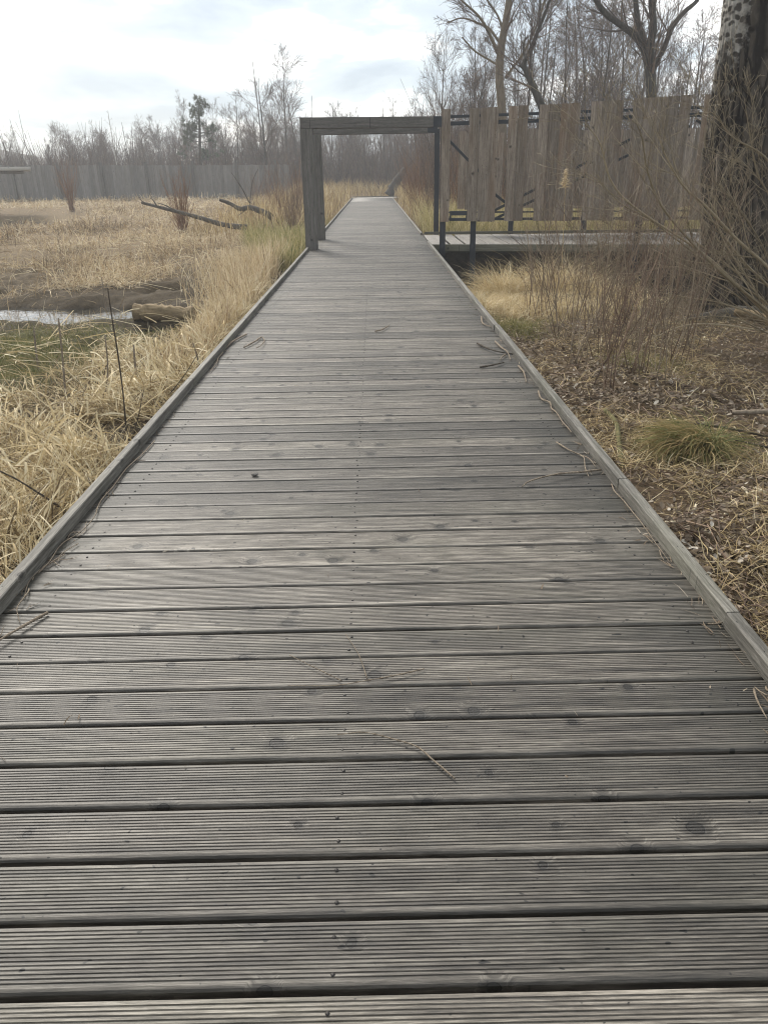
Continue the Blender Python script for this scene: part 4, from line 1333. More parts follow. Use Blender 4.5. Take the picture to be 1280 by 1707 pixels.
# the same kind of reeds behind the side walkway
N = 9000
y = RNG.uniform(20.05, 27, N)
x = 1.35 + RNG.random(N) * 8.5
V, F, idx = blades(np.c_[x, y, H(x, y)], RNG.uniform(0, 6.28, N), RNG.uniform(0.95, 1.55, N), RNG.uniform(.55, 1.05, N), RNG.uniform(.008, .018, N), RNG.uniform(0.1, 1.3, N), 5, 0.3)
V[:, 0] = np.maximum(V[:, 0], 1.2)
tag(obj('green_reeds', raw_mesh('green_reeds', V, F, M['green_reed'], False, np.clip(RNG.normal(.6, .25, N), 0, 1)[idx])), 'yellow-green reeds behind the side walkway', kind='stuff')
# tan reeds both sides of the far boardwalk
N = 16000
y = RNG.uniform(24, 64, N)
x = RNG.uniform(-5.5, 9, N)
k = (x < -1.45) | ((x > 1.25) & (y < 50.5)) | (y > 54.3)
x, y = x[k], y[k]
N = len(x)
V, F, idx = blades(np.c_[x, y, H(x, y)], RNG.uniform(0, 6.28, N), RNG.uniform(0.95, 1.55, N), RNG.uniform(.5, 1.25, N), RNG.uniform(.015, .032, N), RNG.uniform(0.1, 1.2, N), 4, 0.3)
kk = np.abs(V[:, 0]) < 3
V[:, 0] = np.where((V[:, 0] > -1.37) & (V[:, 0] < -0.5) & (V[:, 1] < 53), -1.37, np.where((V[:, 0] < 1.2) & (V[:, 0] > 0.5) & (V[:, 1] < 53), 1.2, V[:, 0]))
tag(obj('tan_reeds', raw_mesh('tan_reeds', V, F, M['straw'], False, np.clip(RNG.normal(.42, .2, N), 0, 1)[idx])), 'tan reeds along the far stretch of the boardwalk', kind='stuff')

# ------------------------------------------------------------------ ground cover, right: leaves, straw wisps, dry grass mound
N = 52000
y = np.exp(RNG.uniform(np.log(1.5), np.log(12.5), N))
x = 1.17 + RNG.random(N) * (0.45 * y + 0.5)
cl = fbm(x * 1.3 + 3, y * 1.3)
k = RNG.random(N) < np.clip(0.65 + 1.5 * cl, 0.08, 1)
x, y = x[k], y[k]
N = len(x)
s = RNG.uniform(.007, .021, N) * (1 + 0.7 * (RNG.random(N) > .88) * (y < 7))
az = RNG.uniform(0, 6.28, N)
tx, ty = RNG.normal(0, .45, N), RNG.normal(0, .45, N)
# each leaf: a pointed folded hexagon
shape = np.array([[-1, 0, 0], [-.3, .5, .25], [.45, .42, .2], [1, 0, 0], [.45, -.42, .2], [-.3, -.5, .25]])
Lx, Ly, Lz = shape[:, 0][None] * s[:, None], shape[:, 1][None] * s[:, None], shape[:, 2][None] * s[:, None] * RNG.uniform(-1, 1.4, N)[:, None]
Lz = Lz + Lx * tx[:, None] + Ly * ty[:, None]
px_ = x[:, None] + Lx * np.cos(az)[:, None] - Ly * np.sin(az)[:, None]
py_ = y[:, None] + Lx * np.sin(az)[:, None] + Ly * np.cos(az)[:, None]
pz_ = (H(x, y) + RNG.uniform(.008, .035, N))[:, None] + Lz
px_ = np.maximum(px_, 1.165)
V = np.stack([px_, py_, pz_], -1).reshape(-1, 3)
b = (np.arange(N) * 6)[:, None]
F = [np.concatenate([b + np.array([0, 1, 2, 3]), b + np.array([0, 3, 4, 5])])]
tn = np.clip(0.07 + RNG.beta(2.0, 2.4, N) + 0.25 * (RNG.random(N) > .95), 0, 1)
tag(obj('fallen_leaves', raw_mesh('fallen_leaves', V, F, M['leaf'], False, np.repeat(tn, 6))), 'brown leaf litter right of the boardwalk', kind='stuff')
# straw wisps between the leaves
N = 56000
y = np.exp(RNG.uniform(np.log(1.5), np.log(11), N))
x = 1.2 + RNG.random(N) * (0.45 * y + 0.5)
cl = fbm(x * 1.1 + 60, y * 1.1)
k = RNG.random(N) < np.clip(0.50 + 1.9 * cl, 0.08, 1)
x, y = x[k], y[k]
N = len(x)
V, F, idx = blades(np.c_[x, y, H(x, y) + RNG.random(N) * .04], RNG.uniform(0, 6.28, N), RNG.uniform(-.1, .9, N), RNG.uniform(.04, .19, N), RNG.uniform(.0014, .0038, N) * (1 + y / 10), RNG.uniform(.1, 1.6, N), 5, .8, kink=.5, floor=lambda a, b: H(a, b) + .012)
V[:, 0] = np.maximum(V[:, 0], 1.165)
tag(obj('straw_wisps', raw_mesh('straw_wisps', V, F, M['straw'], False, np.clip(RNG.normal(.40, .27, N), 0, 1)[idx])), 'dry grass wisps in the leaf litter', kind='stuff')
# fine twigs in the litter
N = 900
y = np.exp(RNG.uniform(np.log(1.8), np.log(11), N))
x = 1.25 + RNG.random(N) * (0.45 * y + 0.4)
az = RNG.uniform(0, 6.28, N)
L = RNG.uniform(.1, .5, N)
P0 = np.c_[x, y, H(x, y) + .03]
P2 = P0 + np.c_[np.cos(az) * L, np.sin(az) * L, np.zeros(N)]
P2[:, 0] = np.maximum(P2[:, 0], 1.2)
P2[:, 2] = H(P2[:, 0], P2[:, 1]) + RNG.uniform(.02, .08, N)
P1 = (P0 + P2) / 2 + RNG.normal(0, .02, (N, 3))
P1[:, 2] = np.maximum(P1[:, 2], H(P1[:, 0], P1[:, 1]) + .015)
V, F, idx = tubes(np.stack([P0, P1, P2], 1), np.repeat(np.array([[.003, .0025, .0015]]), N, 0), 3)
tag(obj('litter_twigs', raw_mesh('litter_twigs', V, F, M['twig_red'], True, RNG.random(N)[idx])), 'fine twigs lying in the leaf litter', kind='stuff')
# green moss tufts by the kerb
N = 2600
cx = RNG.integers(0, 3, N)
cc = np.array([[1.55, 8.6, .22], [1.45, 8.0, .12], [2.35, 6.7, .2]])[cx]
x, y = cc[:, 0] + RNG.normal(0, 1, N) * cc[:, 2], cc[:, 1] + RNG.normal(0, 1, N) * cc[:, 2] * 1.4
x = np.maximum(x, 1.2)
V, F, idx = blades(np.c_[x, y, H(x, y)], RNG.uniform(0, 6.28, N), RNG.uniform(.3, 1.4, N), RNG.uniform(.04, .14, N), RNG.uniform(.003, .006, N), RNG.uniform(.3, 1.5, N), 3)
tag(obj('green_tufts', raw_mesh('green_tufts', V, F, M['moss'], False, np.clip(.3 + .7 * RNG.random(N), 0, 1)[idx])), 'small green grass tufts beside the right kerb', kind='stuff')
# pale dry grass mound in front of the side walkway
N = 19000
cl_ = [(795, 500, 10.3, .30, .40), (830, 480, 11.2, .34, .48), (845, 470, 12.2, .16, .95), (815, 460, 12.2, .25, .55), (880, 480, 11.9, .3, .5), (935, 470, 12.3, .22, 1.15), (960, 480, 12.0, .3, .8), (800, 530, 9.4, .2, .3), (870, 510, 10.6, .35, .42), (920, 500, 11.2, .35, .5), (1000, 480, 12.2, .35, .7)]
cc = np.array([[at(a_, b_, yy)[0], yy, sd, ln] for a_, b_, yy, sd, ln in cl_])
cx = RNG.integers(0, len(cl_), N)
cc = cc[cx]
x, y = cc[:, 0] + RNG.normal(0, 1, N) * cc[:, 2], cc[:, 1] + RNG.normal(0, 1, N) * cc[:, 2] * 1.2
x = np.maximum(x, 1.24)
V, F, idx = blades(np.c_[x, y, H(x, y)], RNG.uniform(0, 6.28, N), RNG.uniform(.9, 1.5, N), RNG.uniform(.6, 1.1, N) * cc[:, 3], RNG.uniform(.004, .009, N), RNG.uniform(.8, 2.6, N), 6, .5, floor=lambda a, b: H(a, b) + .02)
V[:, 0] = np.maximum(V[:, 0], 1.17)
tag(obj('dry_grass', raw_mesh('dry_grass', V, F, M['straw'], False, np.clip(RNG.normal(.66, .2, N), 0, 1)[idx])), 'mound of pale dry grass before the side walkway', kind='stuff')

# sedge tussock
tc_ = gz(1135, 765, -.2)
ts = empty('sedge_tussock', (tc_[0], tc_[1], float(H(tc_[0], tc_[1]))))
tag(ts, 'green and straw-coloured sedge tussock combed to the left in the leaf litter', 'grass tussock')
N = 2600
a = RNG.uniform(0, 6.28, N)
r = np.sqrt(RNG.random(N)) * .13
bx = .09 + r * np.cos(a)
az = np.where(RNG.random(N) < .72, RNG.normal(3.1, .65, N), RNG.uniform(0, 6.28, N))
V, F, idx = blades(np.c_[bx, r * np.sin(a) * .8, np.full(N, 0.0)], az, RNG.uniform(.4, 1.25, N), RNG.uniform(.16, .42, N), RNG.uniform(.0028, .005, N), RNG.uniform(1.4, 2.9, N), 7, .3, floor=lambda a, b: np.full(np.shape(a), .012))
obj('leaf_blades', raw_mesh('leaf_blades', V, F, M['sedge'], False, np.clip(RNG.normal(.5, .25, N) + .25 * (az > 1.8) * (az < 4.4) - .15, 0, 1)[idx]), ts)['kind'] = 'stuff'

# wood chips
for k, (a, b_, L) in enumerate([(1062, 869, .045), (1166, 845, .035), (1178, 887, .03)]):
    p = gz(a + 60, b_, -.17) if k else gz(1120, 868, -.17)
rgc = np.random.default_rng(4)
for k, (a, b_, L) in enumerate([(1118, 871, .055), (1158, 846, .045), (1178, 887, .03), (1240, 815, .06), (1256, 820, .05), (1252, 826, .045), (1268, 818, .05), (1262, 829, .04), (1245, 824, .04), (1210, 857, .03)]):
    p = gz(a, b_, -.17)
    zz = float(H(p[0], p[1]))
    p = gz(a, b_, zz + .04)
    w = L * .28
    V, F = box_geo((-L / 2, -w / 2, -.003), (L / 2, w / 2, .003))
    V[:, 1] *= np.where(V[:, 0] > 0, .6, 1)
    V[[4, 6], 2] += .004
    o = obj('wood_chip', raw_mesh('wood_chip', V, F, M['chip']), None, (p[0], p[1], p[2]), (rgc.normal(0, .2), rgc.normal(0, .25), rgc.uniform(0, 3.1)))
    lab = {0: 'largest lone pale wood chip beside the right kerb', 1: 'flat pale wood chip above and right of the lone chip by the kerb', 2: 'small pale wood chip right of the lone chip by the kerb', 9: 'small pale chip between the chip scatter and the kerb'}.get(k, '%s pale wood chip from the left in the scatter below the mossy sawn log' % ['first', 'third', 'fourth', 'sixth', 'fifth', 'second'][min(max(k - 3, 0), 5)])
    tag(o, lab, 'wood chip', 'fresh wood chips in the leaf litter')

# ------------------------------------------------------------------ shrubs and twigs
def shrub(name, label, base, n, h, spread, mat, seed, r=0.006, side=8, cat='shrub', group=None, droop=0.0, stem_name='stem'):
    rg_ = np.random.default_rng(seed)
    t = empty(name, base)
    tag(t, label, cat, group)
    allst, alltw = [], []
    for k in range(n):
        a = rg_.uniform(0, 6.28)
        d = np.array([math.cos(a) * spread * rg_.random(), math.sin(a) * spread * rg_.random(), 1.0])
        out = {}
        L = h * rg_.uniform(.55, 1.1)
        prm = [lvl(seg=7, wander=.07, up=.05 - droop, tip=.25), lvl(side, 4, .12, .08, .3, .5, .35, .55, .25, .5), lvl(2 if side > 7 and h > 2 else 1, 3, .15, .05, .4, .5, .4, .6, .2)]
        grow(rg_, (rg_.normal(0, .06), rg_.normal(0, .06), -.03), d, L, r * rg_.uniform(.6, 1.2), 0, prm, out)
        allst += out[0]
        alltw += [x for l in out if l for x in out[l]]
    for P, R in allst[:10]:
        V, F, idx = tubes(P[None], R[None], 5)
        obj(stem_name, raw_mesh(stem_name, V, F, mat, True, np.full(len(V), rg_.random())), t)
    rest_ = allst[10:] + [(P, np.maximum(R, .0012)) for P, R in alltw]
    obj('crown', limbs_mesh('crown', rest_, 3, mat), t)
    return t


# red-brown thicket right of the walk
GS = 'red-brown shrubs of the thicket by the right kerb'
th_pos = [(1000, 672, 7), (1052, 640, 6), (965, 628, 7), (1085, 655, 5), (1012, 606, 8), (938, 575, 7), (1068, 590, 8), (1120, 612, 7), (985, 560, 9), (905, 540, 6), (1035, 548, 9), (1092, 562, 9), (1150, 582, 8), (955, 530, 8), (1005, 520, 9), (1070, 515, 10), (925, 505, 6), (1120, 520, 10), (1165, 545, 9), (1040, 505, 9)]
order = sorted(range(len(th_pos)), key=lambda i: th_pos[i][0])
words_n = ['first', 'second', 'third', 'fourth', 'fifth', 'sixth', 'seventh', 'eighth', 'ninth', 'tenth', 'eleventh', 'twelfth', 'thirteenth', 'fourteenth', 'fifteenth', 'sixteenth', 'seventeenth', 'eighteenth', 'nineteenth', 'twentieth', 'twenty-first', 'twenty-second', 'twenty-third']
lab_th = {0: 'nearest twiggy red-brown shrub of the thicket, rooted closest to the camera', 9: 'sparse dark-stemmed shrub rooted beside the pale grass mound'}
for k, (a, b_, n) in enumerate(th_pos):
    p = gz(a, b_, -.25)
    z = float(H(p[0], p[1]))
    lb = lab_th.get(k, '%s %s twiggy shrub from the left in the thicket beside the huge trunk' % (words_n[order.index(k)], 'red-brown' if k % 3 == 1 else 'tan-brown'))
    shrub('twiggy_shrub', lb, (p[0], p[1], z), n + 1, 0.55 + .14 * p[1], .55, M['twig_red'] if k % 3 == 1 or k == 0 else M['twig_brown'], 100 + k, r=.0046, side=8, group=GS)
# thin dark stems in front of the grass mound
for k, (a, b_) in enumerate([(880, 525), (903, 527), (915, 520)]):
    p = gz(a, b_, -.3)
    lab = ['leftmost of three thin dark stems before the dark gap under the walkway', 'middle of three thin dark stems before the dark gap under the walkway', 'rightmost of three thin dark stems before the dark gap under the walkway'][k]
    shrub('dark_stem', lab, (p[0], p[1], float(H(p[0], p[1]))), 4, 1.15, .12, M['twig_red'], 300 + k, r=.006, side=4, cat='dead stem')

# feathery reed plume before the screen
pl = at(942, 298, 9.3)
pz = float(H(pl[0], 9.3))
t = empty('reed_plume', (pl[0], 9.3, pz))
tag(t, 'feathery pale reed plume on a thin stalk before the tall screen', 'reed')
hp = pl[2] - pz
obj('stalk', tube_mesh('stalk', [(0.05, 0, 0), (0.03, 0, hp * .5), (0, 0, hp + .05)], .004, .0025, M['straw'], 10, 5, .6), t)
N = 320
tt = RNG.random(N)
V, F, idx = blades(np.c_[RNG.normal(0, .01, N), RNG.normal(0, .01, N), hp - .1 + .2 * tt], RNG.uniform(0, 6.28, N), RNG.uniform(-.2, 1.1, N), RNG.uniform(.03, .10, N) * (1.2 - tt), np.full(N, .004), RNG.uniform(.3, 1.6, N), 4)
obj('plume', raw_mesh('plume', V, F, M['reed'], False, (.5 + .5 * RNG.random(N))[idx]), t)

# willow whose branches arch in from the right
wr = at(1340, 640, 7.6)
wz = float(H(wr[0], 7.6))
wil = empty('willow_shrub', (wr[0], 7.6, wz))
tag(wil, 'grey-olive willow shrub whose long branches arch in from the right edge', 'shrub')
wb = np.array(wil.location)
WB = [
    ([(1340, 620), (1300, 470), (1225, 397), (1177, 345), (1140, 312), (1110, 262), (1095, 222)], 7.6, 7.4, .020),
    ([(1345, 630), (1290, 490), (1235, 432), (1175, 352), (1135, 300), (1120, 260)], 7.6, 8.2, .016),
    ([(1335, 640), (1280, 520), (1197, 450), (1110, 355), (1080, 290), (1070, 232), (1060, 205)], 7.6, 7.0, .018),
    ([(1340, 640), (1262, 510), (1177, 427), (1060, 348), (1017, 300), (1000, 240), (975, 205)], 7.6, 7.2, .017),
    ([(1330, 645), (1270, 500), (1210, 462), (1085, 368), (1035, 340), (997, 300), (975, 290)], 7.6, 7.8, .013),
    ([(1340, 650), (1270, 530), (1200, 505), (1140, 495), (1060, 480), (1010, 462)], 7.6, 7.2, .012),
    ([(1345, 650), (1290, 560), (1220, 530), (1150, 530), (1100, 545)], 7.6, 6.8, .011),
    ([(1350, 600), (1330, 400), (1285, 275), (1221, 229), (1195, 195), (1175, 182)], 7.6, 7.0, .014),
    ([(1350, 600), (1330, 440), (1290, 340), (1262, 290), (1247, 210), (1240, 165)], 7.6, 7.3, .011),
    ([(1340, 640), (1300, 545), (1250, 470), (1205, 400), (1190, 340), (1205, 290)], 7.6, 7.9, .012),
    ([(1340, 640), (1285, 540), (1210, 480), (1130, 445), (1060, 455), (1000, 457)], 7.6, 7.5, .010),
    ([(1335, 650), (1260, 550), (1160, 540), (1095, 560), (1050, 590)], 7.6, 6.5, .010),
    ([(1345, 640), (1310, 500), (1265, 400), (1215, 330), (1190, 300), (1180, 250)], 7.6, 7.6, .012),
    ([(1340, 640), (1290, 520), (1210, 440), (1130, 390), (1050, 380), (990, 360)], 7.6, 7.9, .011)]
rgw = np.random.default_rng(21)
for pts, ya, yb, r in WB:
    ys = np.linspace(ya, yb, len(pts))
    P = np.array([at(a, b_, yy) for (a, b_), yy in zip(pts, ys)])
    P[0] = wb + [rgw.normal(0, .06), rgw.normal(0, .06), 0]
    LP = smooth_line(P, 26) - wb
    LR_ = np.linspace(r * .95, r * .2, 26)
    out = {0: [(LP, LR_)]}
    prm = [None, lvl(14, 6, .10, .02, .25, .45, .34, .42, .18, .4), lvl(5, 4, .12, .02, .35, .45, .45, .6, .15), lvl(2, 3, .13, 0, .4, .45, .5, .7, .2)]
    children(rgw, LP, LR_, 2.1, 0, prm, out)
    parts = []
    for l, S_ in ((0, 6), (1, 4), (2, 3), (3, 3)):
        bk = {}
        for P_, R_ in out.get(l, []):
            bk.setdefault(len(P_), []).append((P_, np.maximum(R_, .0013)))
        for kk_, LL in bk.items():
            V, F, idx = tubes(np.array([a for a, _ in LL]), np.array([b__ for _, b__ in LL]), S_)
            parts.append((V, F, np.clip(rgw.normal(.55, .2, len(LL)), 0, 1)[idx]))
    V, F, t_ = parts[0]
    br_ = obj('branch', raw_mesh('branch', V, F, M['twig_olive'], True, t_), wil)
    V, F, t_ = join_geo(parts[1:])
    obj('twig_spray', raw_mesh('twig_spray', V, F, M['twig_olive'], True, t_), br_)['kind'] = 'stuff'

# shrubs further off
p = at(303, 366, 27)
shrub('orange_shrub', 'orange-twigged coppice shrub rising behind the long thin dead tree', (p[0], 27, float(H(p[0], 27))), 40, 2.0, .5, M['twig_orange'], 401, r=.012, side=5)
p = at(118, 334, 44)
shrub('orange_shrub', 'rust-red coppice shrub standing alone in the reeds at far left', (p[0], 44, float(H(p[0], 44))), 40, 2.6, .45, M['twig_orange'], 402, r=.014, side=5)
GO = 'reddish willow scrub beyond the portal'
GOL = [(700, 30, 2.6), (722, 24, 2.4), (690, 38, 2.8), (745, 27, 2.8), (770, 25, 2.5), (800, 26, 2.6), (840, 28, 3.0), (712, 44, 3.2), (680, 50, 3.0)]
for k, (px, yd, h) in enumerate(GOL):
    p = at(px, 330, yd)
    shrub('red_willow', '%s reddish bare willow bush from the left, right of the boardwalk beyond the portal' % words_n[sorted(GOL, key=lambda v: v[0]).index((px, yd, h))], (p[0], yd, float(H(p[0], yd))), 26, h, .5, M['twig_red'] if k % 2 else M['twig_orange'], 420 + k, r=.012, side=7, group=GO)
GO2 = 'rusty bushes left of the portal'
GOL2 = [(470, 33, 1.9), (490, 30, 2.2), (450, 38, 2.0), (425, 42, 2.0), (500, 40, 2.6), (482, 24, 1.5)]
for k, (px, yd, h) in enumerate(GOL2):
    p = at(px, 330, yd)
    shrub('red_willow', '%s rusty bare bush from the left in the reeds left of the portal post' % words_n[sorted(GOL2, key=lambda v: v[0]).index((px, yd, h))], (p[0], yd, float(H(p[0], yd))), 24, h, .5, M['twig_red'] if k % 2 else M['twig_orange'], 440 + k, r=.012, side=6, group=GO2)

# dead stems sticking up from the straw on the left
DS = [([(212, 735), (206, 660), (197, 590), (188, 535), (180, 480)], -.25, .006, 'tallest thin dark stem standing in the straw close to the left kerb', M['stick_dark']),
      ([(222, 730), (232, 690), (240, 650)], -.25, .004, 'short thin dark stem just right of the tallest stem', M['stick_dark']),
      ([(112, 690), (106, 610), (98, 530)], -.4, .011, 'broken tan reed stump, right of two in the mossy hollow', M['stick']),
      ([(65, 620), (60, 580), (57, 545)], -.4, .011, 'broken tan reed stump, left of two in the mossy hollow', M['stick']),
      ([(232, 650), (226, 610), (223, 575)], -.25, .013, 'stout tan reed stump leaning left in the pale straw', M['stick']),
      ([(333, 612), (328, 590), (322, 572)], -.2, .010, 'short rusty reed stump near the left kerb', M['stick']),
      ([(172, 690), (180, 620), (176, 560)], -.3, .008, 'mid-height tan reed stump left of the tallest stem', M['stick']),
      ([(178, 520), (174, 495), (170, 462)], -.4, .010, 'brown reed stump behind the puddle', M['stick']),
      ([(110, 852), (70, 825), (30, 800), (0, 785)], -.22, .006, 'dark twig lying in the straw at the lower left edge', M['stick_dark']),
      ([(285, 655), (308, 625), (330, 590)], -.18, .004, 'thin dark stem slanting beside the rusty reed stump', M['stick_dark'])]
for k, (pts, z, r, lab, mm) in enumerate(DS):
    p0 = gz(pts[0][0], pts[0][1], z)
    P = [at(a, b_, p0[1] + .02 * i_) for i_, (a, b_) in enumerate(pts)]
    t = obj('dead_stem', tube_mesh('dead_stem', np.array(P) - P[0], r, r * .6, mm, 14, 6, .5, .1, 60 + k), None, P[0])
    tag(t, lab, 'dead stem')

# brush at the foot of the far woods: one mass
rgb = np.random.default_rng(77)
N = 19000
y = rgb.uniform(60, 108, N)
x = rgb.uniform(-0.66, 0.24, N) * y + rgb.normal(0, 2, N)
x = np.where((x > 1.2) & (y < 62), x, x)
h = (1.8 + 3.4 * rgb.random(N) ** 1.5) * (0.75 + 1.0 * fbm(x * .12, y * .12)) * (1 + 0.35 * sstep(-6, 4, x))
P = np.zeros((N, 4, 3))
P[:, 0] = np.c_[x, y, H(x, y)]
d = np.c_[rgb.normal(0, .22, N), rgb.normal(0, .22, N), np.ones(N)]
for k in range(1, 4):
    d = d + np.c_[rgb.normal(0, .1, N), rgb.normal(0, .1, N), np.zeros(N)]
    P[:, k] = P[:, k - 1] + d * (h / 3)[:, None]
V, F, idx = tubes(P, np.stack([np.full(N, .03), np.full(N, .024), np.full(N, .018), np.full(N, .009)], 1), 3, caps=False)
tag(obj('brushwood', raw_mesh('brushwood', V, F, M['brush'], True, np.clip(rgb.normal(.5, .25, N) + .4 * fbm(x * .2, y * .2), 0, 1)[idx])), 'hazy brown brush at the foot of the far woods', kind='stuff')
N = 3600
y = rgb.uniform(28, 62, N)
x = rgb.uniform(.05, .62, N) * y
k = (x > 2.2) & ~((y < 30) & (x < 9.5) & (y < 21))
x, y = x[k], y[k]
N = len(x)
h = rgb.uniform(1.8, 5.0, N)
P = np.zeros((N, 4, 3))
P[:, 0] = np.c_[x, y, H(x, y)]
d = np.c_[rgb.normal(0, .2, N), rgb.normal(0, .2, N), np.ones(N)]
for k in range(1, 4):
    d = d + np.c_[rgb.normal(0, .12, N), rgb.normal(0, .12, N), np.zeros(N)]
    P[:, k] = P[:, k - 1] + d * (h / 3)[:, None]
V, F, idx = tubes(P, np.stack([np.full(N, .018), np.full(N, .014), np.full(N, .010), np.full(N, .005)], 1), 3, caps=False)
tag(obj('undergrowth', raw_mesh('undergrowth', V, F, M['brush'], True, rgb.random(N)[idx])), 'bare undergrowth behind the tall screen', kind='stuff')

# ------------------------------------------------------------------ twigs and a pebble on the deck
def deck_twig(label, lines, r=0.003, z=0.004, mat='stick', cat='twig', lift=0.006):
    r = r * 1.05
    first = np.array([gz(a, b_, z + r) for a, b_ in lines[0]])
    base = first[0].copy()
    t = empty('fallen_twig', (base[0], base[1], 0.0))
    tag(t, label, cat)
    for k, ln in enumerate(lines):
        P = np.array([gz(a, b_, z + r) for a, b_ in ln])
        if len(P) > 2:
            P[1:-1, 2] += np.abs(np.random.default_rng(k + len(label)).normal(0, lift, len(P) - 2))
        P = P - np.array([base[0], base[1], 0])
        obj('stem' if k == 0 else 'side_shoot', tube_mesh('stem', P, r * (1 if k == 0 else .7), r * .45, M[mat], 6 * len(ln), 6, .5, .12, k + 5), t)
    return t


deck_twig('forked three-pronged thin twig lying mid-deck', [[(707, 1115), (655, 1128), (606, 1137), (557, 1143), (480, 1143)], [(570, 1135), (520, 1112), (483, 1092)], [(612, 1131), (598, 1093), (576, 1057)]], .0022)
deck_twig('single curved thin twig lying mid-deck nearer than the forked twig', [[(758, 1298), (721, 1268), (694, 1246), (650, 1232), (606, 1224), (562, 1225)]], .0026)
deck_twig('straight grey twig reaching across the deck from the right kerb', [[(1001, 783), (968, 788), (925, 795), (883, 805), (870, 811)]], .0055)
deck_twig('wavy forked stem just beyond the straight grey twig at the right', [[(927, 737), (948, 751), (968, 759), (981, 767), (993, 779)], [(968, 759), (973, 766), (975, 780), (981, 795)]], .0045)
deck_twig('long wavy dried vine along the right kerb, nearest one', [[(1019, 807), (1024, 821), (1038, 834), (1048, 849), (1070, 878), (1088, 901), (1099, 918), (1117, 939)], [(1099, 918), (1101, 928), (1106, 934)]], .0032)
deck_twig('short curved twig at the very right edge of the deck', [[(1256, 1149), (1261, 1170), (1278, 1199)]], .0036)
deck_twig('thin twig wedged at the joint of the right kerb', [[(1179, 1040), (1197, 1041), (1204, 1036)]], .003)
deck_twig('dark curved twig crossing the other twigs by the right kerb', [[(795, 572), (810, 581), (830, 588), (855, 590)]], .008, mat='stick_dark')
deck_twig('pale forked twig against the right kerb beyond mid-deck', [[(825, 569), (835, 580), (845, 590), (851, 600)], [(842, 591), (836, 596), (833, 600)]], .008)
deck_twig('dark thin twig below the pale forked twig at the right kerb', [[(800, 612), (820, 610), (840, 604)]], .008, mat='stick_dark')
deck_twig('squiggly dried vine by the right kerb, between the forked twig and the long vines', [[(864, 610), (872, 620), (875, 629), (877, 637)]], .007)
deck_twig('wavy dried vine along the right kerb, middle one', [[(897, 652), (902, 665), (916, 673), (919, 681), (927, 690), (937, 703), (947, 716), (952, 721)]], .006)
deck_twig('small bent twig at the right kerb, farthest one', [[(802, 528), (805, 540), (819, 545)]], .009)
deck_twig('looping pale vine lying on the deck near the left kerb', [[(407, 579), (427, 569), (436, 562), (441, 569), (435, 578), (427, 580)]], .007)
deck_twig('branched twig on the deck beside the looping pale vine', [[(411, 557), (390, 569), (378, 579)], [(392, 568), (384, 571), (380, 577)]], .008)
deck_twig('dried vine along the left kerb below the looping vine', [[(372, 587), (364, 597), (362, 605), (350, 620)]], .006)
deck_twig('small lone curved twig on the middle of the far deck', [[(625, 552), (637, 550), (649, 542)]], .008)
deck_twig('long dried vine clinging to the foot of the left kerb', [[(258, 735), (238, 757), (212, 782), (190, 812), (168, 838), (158, 864), (136, 887), (104, 910), (83, 940), (64, 956)], [(168, 838), (163, 848), (160, 852)], [(136, 887), (120, 890), (112, 900)]], .0032)
deck_twig('bunch of fine twigs near the foot of the left kerb', [[(108, 924), (84, 940), (72, 947), (50, 970), (40, 1000)], [(131, 906), (104, 924), (98, 935)], [(90, 936), (98, 944), (103, 944)]], .0028)
deck_twig('short crooked twig beside the left kerb near the frame edge', [[(49, 981), (47, 991), (34, 1010), (30, 1022), (34, 1039)]], .003)
deck_twig('thick straight stick entering the deck at the left frame edge', [[(80, 1021), (47, 1041), (0, 1070), (-60, 1105)]], .0055)
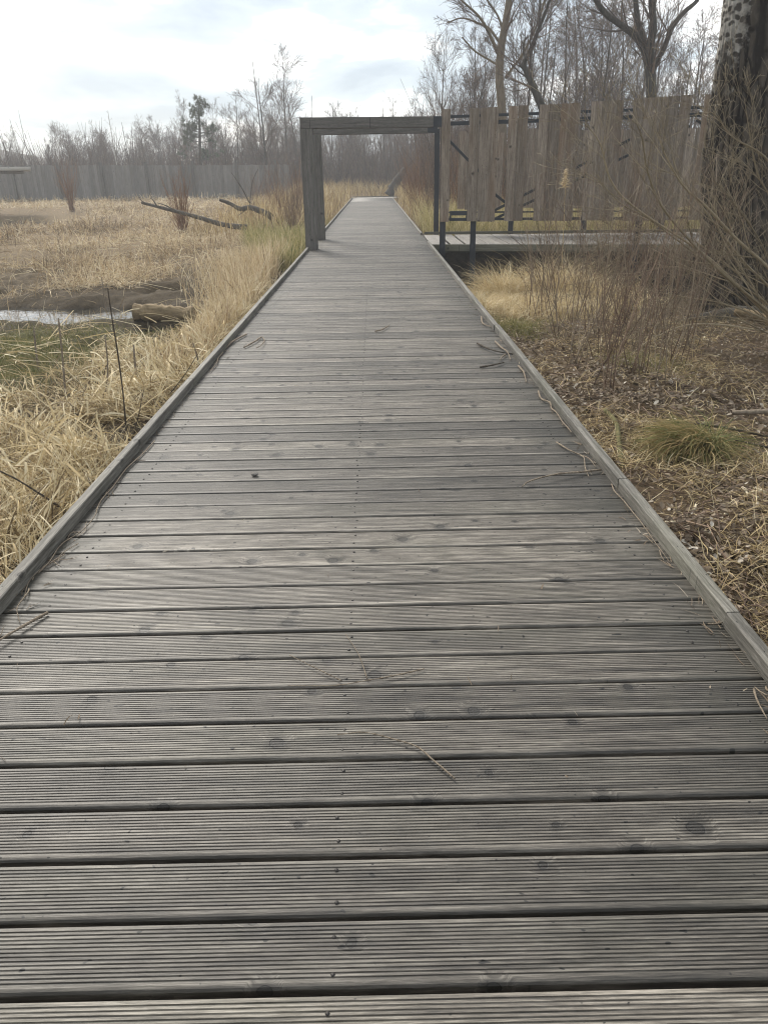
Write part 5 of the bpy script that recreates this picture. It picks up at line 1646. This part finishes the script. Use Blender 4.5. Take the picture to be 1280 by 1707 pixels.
# leaf crumbs and bits of straw caught along the kerbs
rgd = np.random.default_rng(91)
N = 420
yk = np.exp(rgd.uniform(np.log(1.4), np.log(16), N))
sd = rgd.random(N) < .5
xk = np.where(sd, XL + .004 + np.abs(rgd.normal(0, .035, N)), XR - .004 - np.abs(rgd.normal(0, .035, N)))
stray = rgd.random(N) < .12
xk = np.where(stray, rgd.uniform(XL + .05, XR - .05, N), xk)
V, F, idx = blades(np.c_[xk, yk, rgd.uniform(.003, .007, N)], np.where(rgd.random(N) < .7, rgd.normal(1.57, .5, N), rgd.uniform(0, 6.28, N)), rgd.uniform(-.05, .2, N), np.where(stray, .5, 1) * rgd.uniform(.01, .09, N), rgd.uniform(.0015, .006, N), rgd.uniform(0, .5, N), 4, .6, floor=lambda a, b: np.full(np.shape(a), .003))
V[:, 0] = np.clip(V[:, 0], XL + .002, XR - .002)
tag(obj('kerb_litter', raw_mesh('kerb_litter', V, F, M['leaf'], False, np.clip(rgd.normal(.5, .25, N), 0, .92)[idx])), 'crumbs of leaf and straw caught along both kerbs', kind='stuff')
p = gz(425, 793, 0.0)
bpy_me = bpy.data.meshes.new('pebble')
import bmesh
bmx = bmesh.new()
bmesh.ops.create_icosphere(bmx, subdivisions=2, radius=1.0)
for v in bmx.verts:
    v.co *= 1 + 0.12 * math.sin(v.co.x * 3 + 1) * math.cos(v.co.y * 4)
    v.co.x *= .019
    v.co.y *= .016
    v.co.z *= .009
bmx.to_mesh(bpy_me)
bmx.free()
bpy_me.materials.append(M['stone'])
tag(obj('pebble', bpy_me, None, (p[0], p[1], .008)), 'small grey pebble lying alone on the left half of the deck', 'pebble')

# ------------------------------------------------------------------ the air
V, F = box_geo((-175, -48, -3), (175, 190, 30))
hz = obj('haze', raw_mesh('haze', V, F))
m = new_mat('haze_air')
o_ = m.node_tree.nodes.new('ShaderNodeOutputMaterial')
v_ = m.node_tree.nodes.new('ShaderNodeVolumePrincipled')
v_.inputs['Color'].default_value = (0.95, 0.97, 1.0, 1)
v_.inputs['Density'].default_value = 0.0018
v_.inputs['Anisotropy'].default_value = 0.2
m.node_tree.links.new(v_.outputs[0], o_.inputs['Volume'])
hz.data.materials.append(m)
tag(hz, kind='stuff')
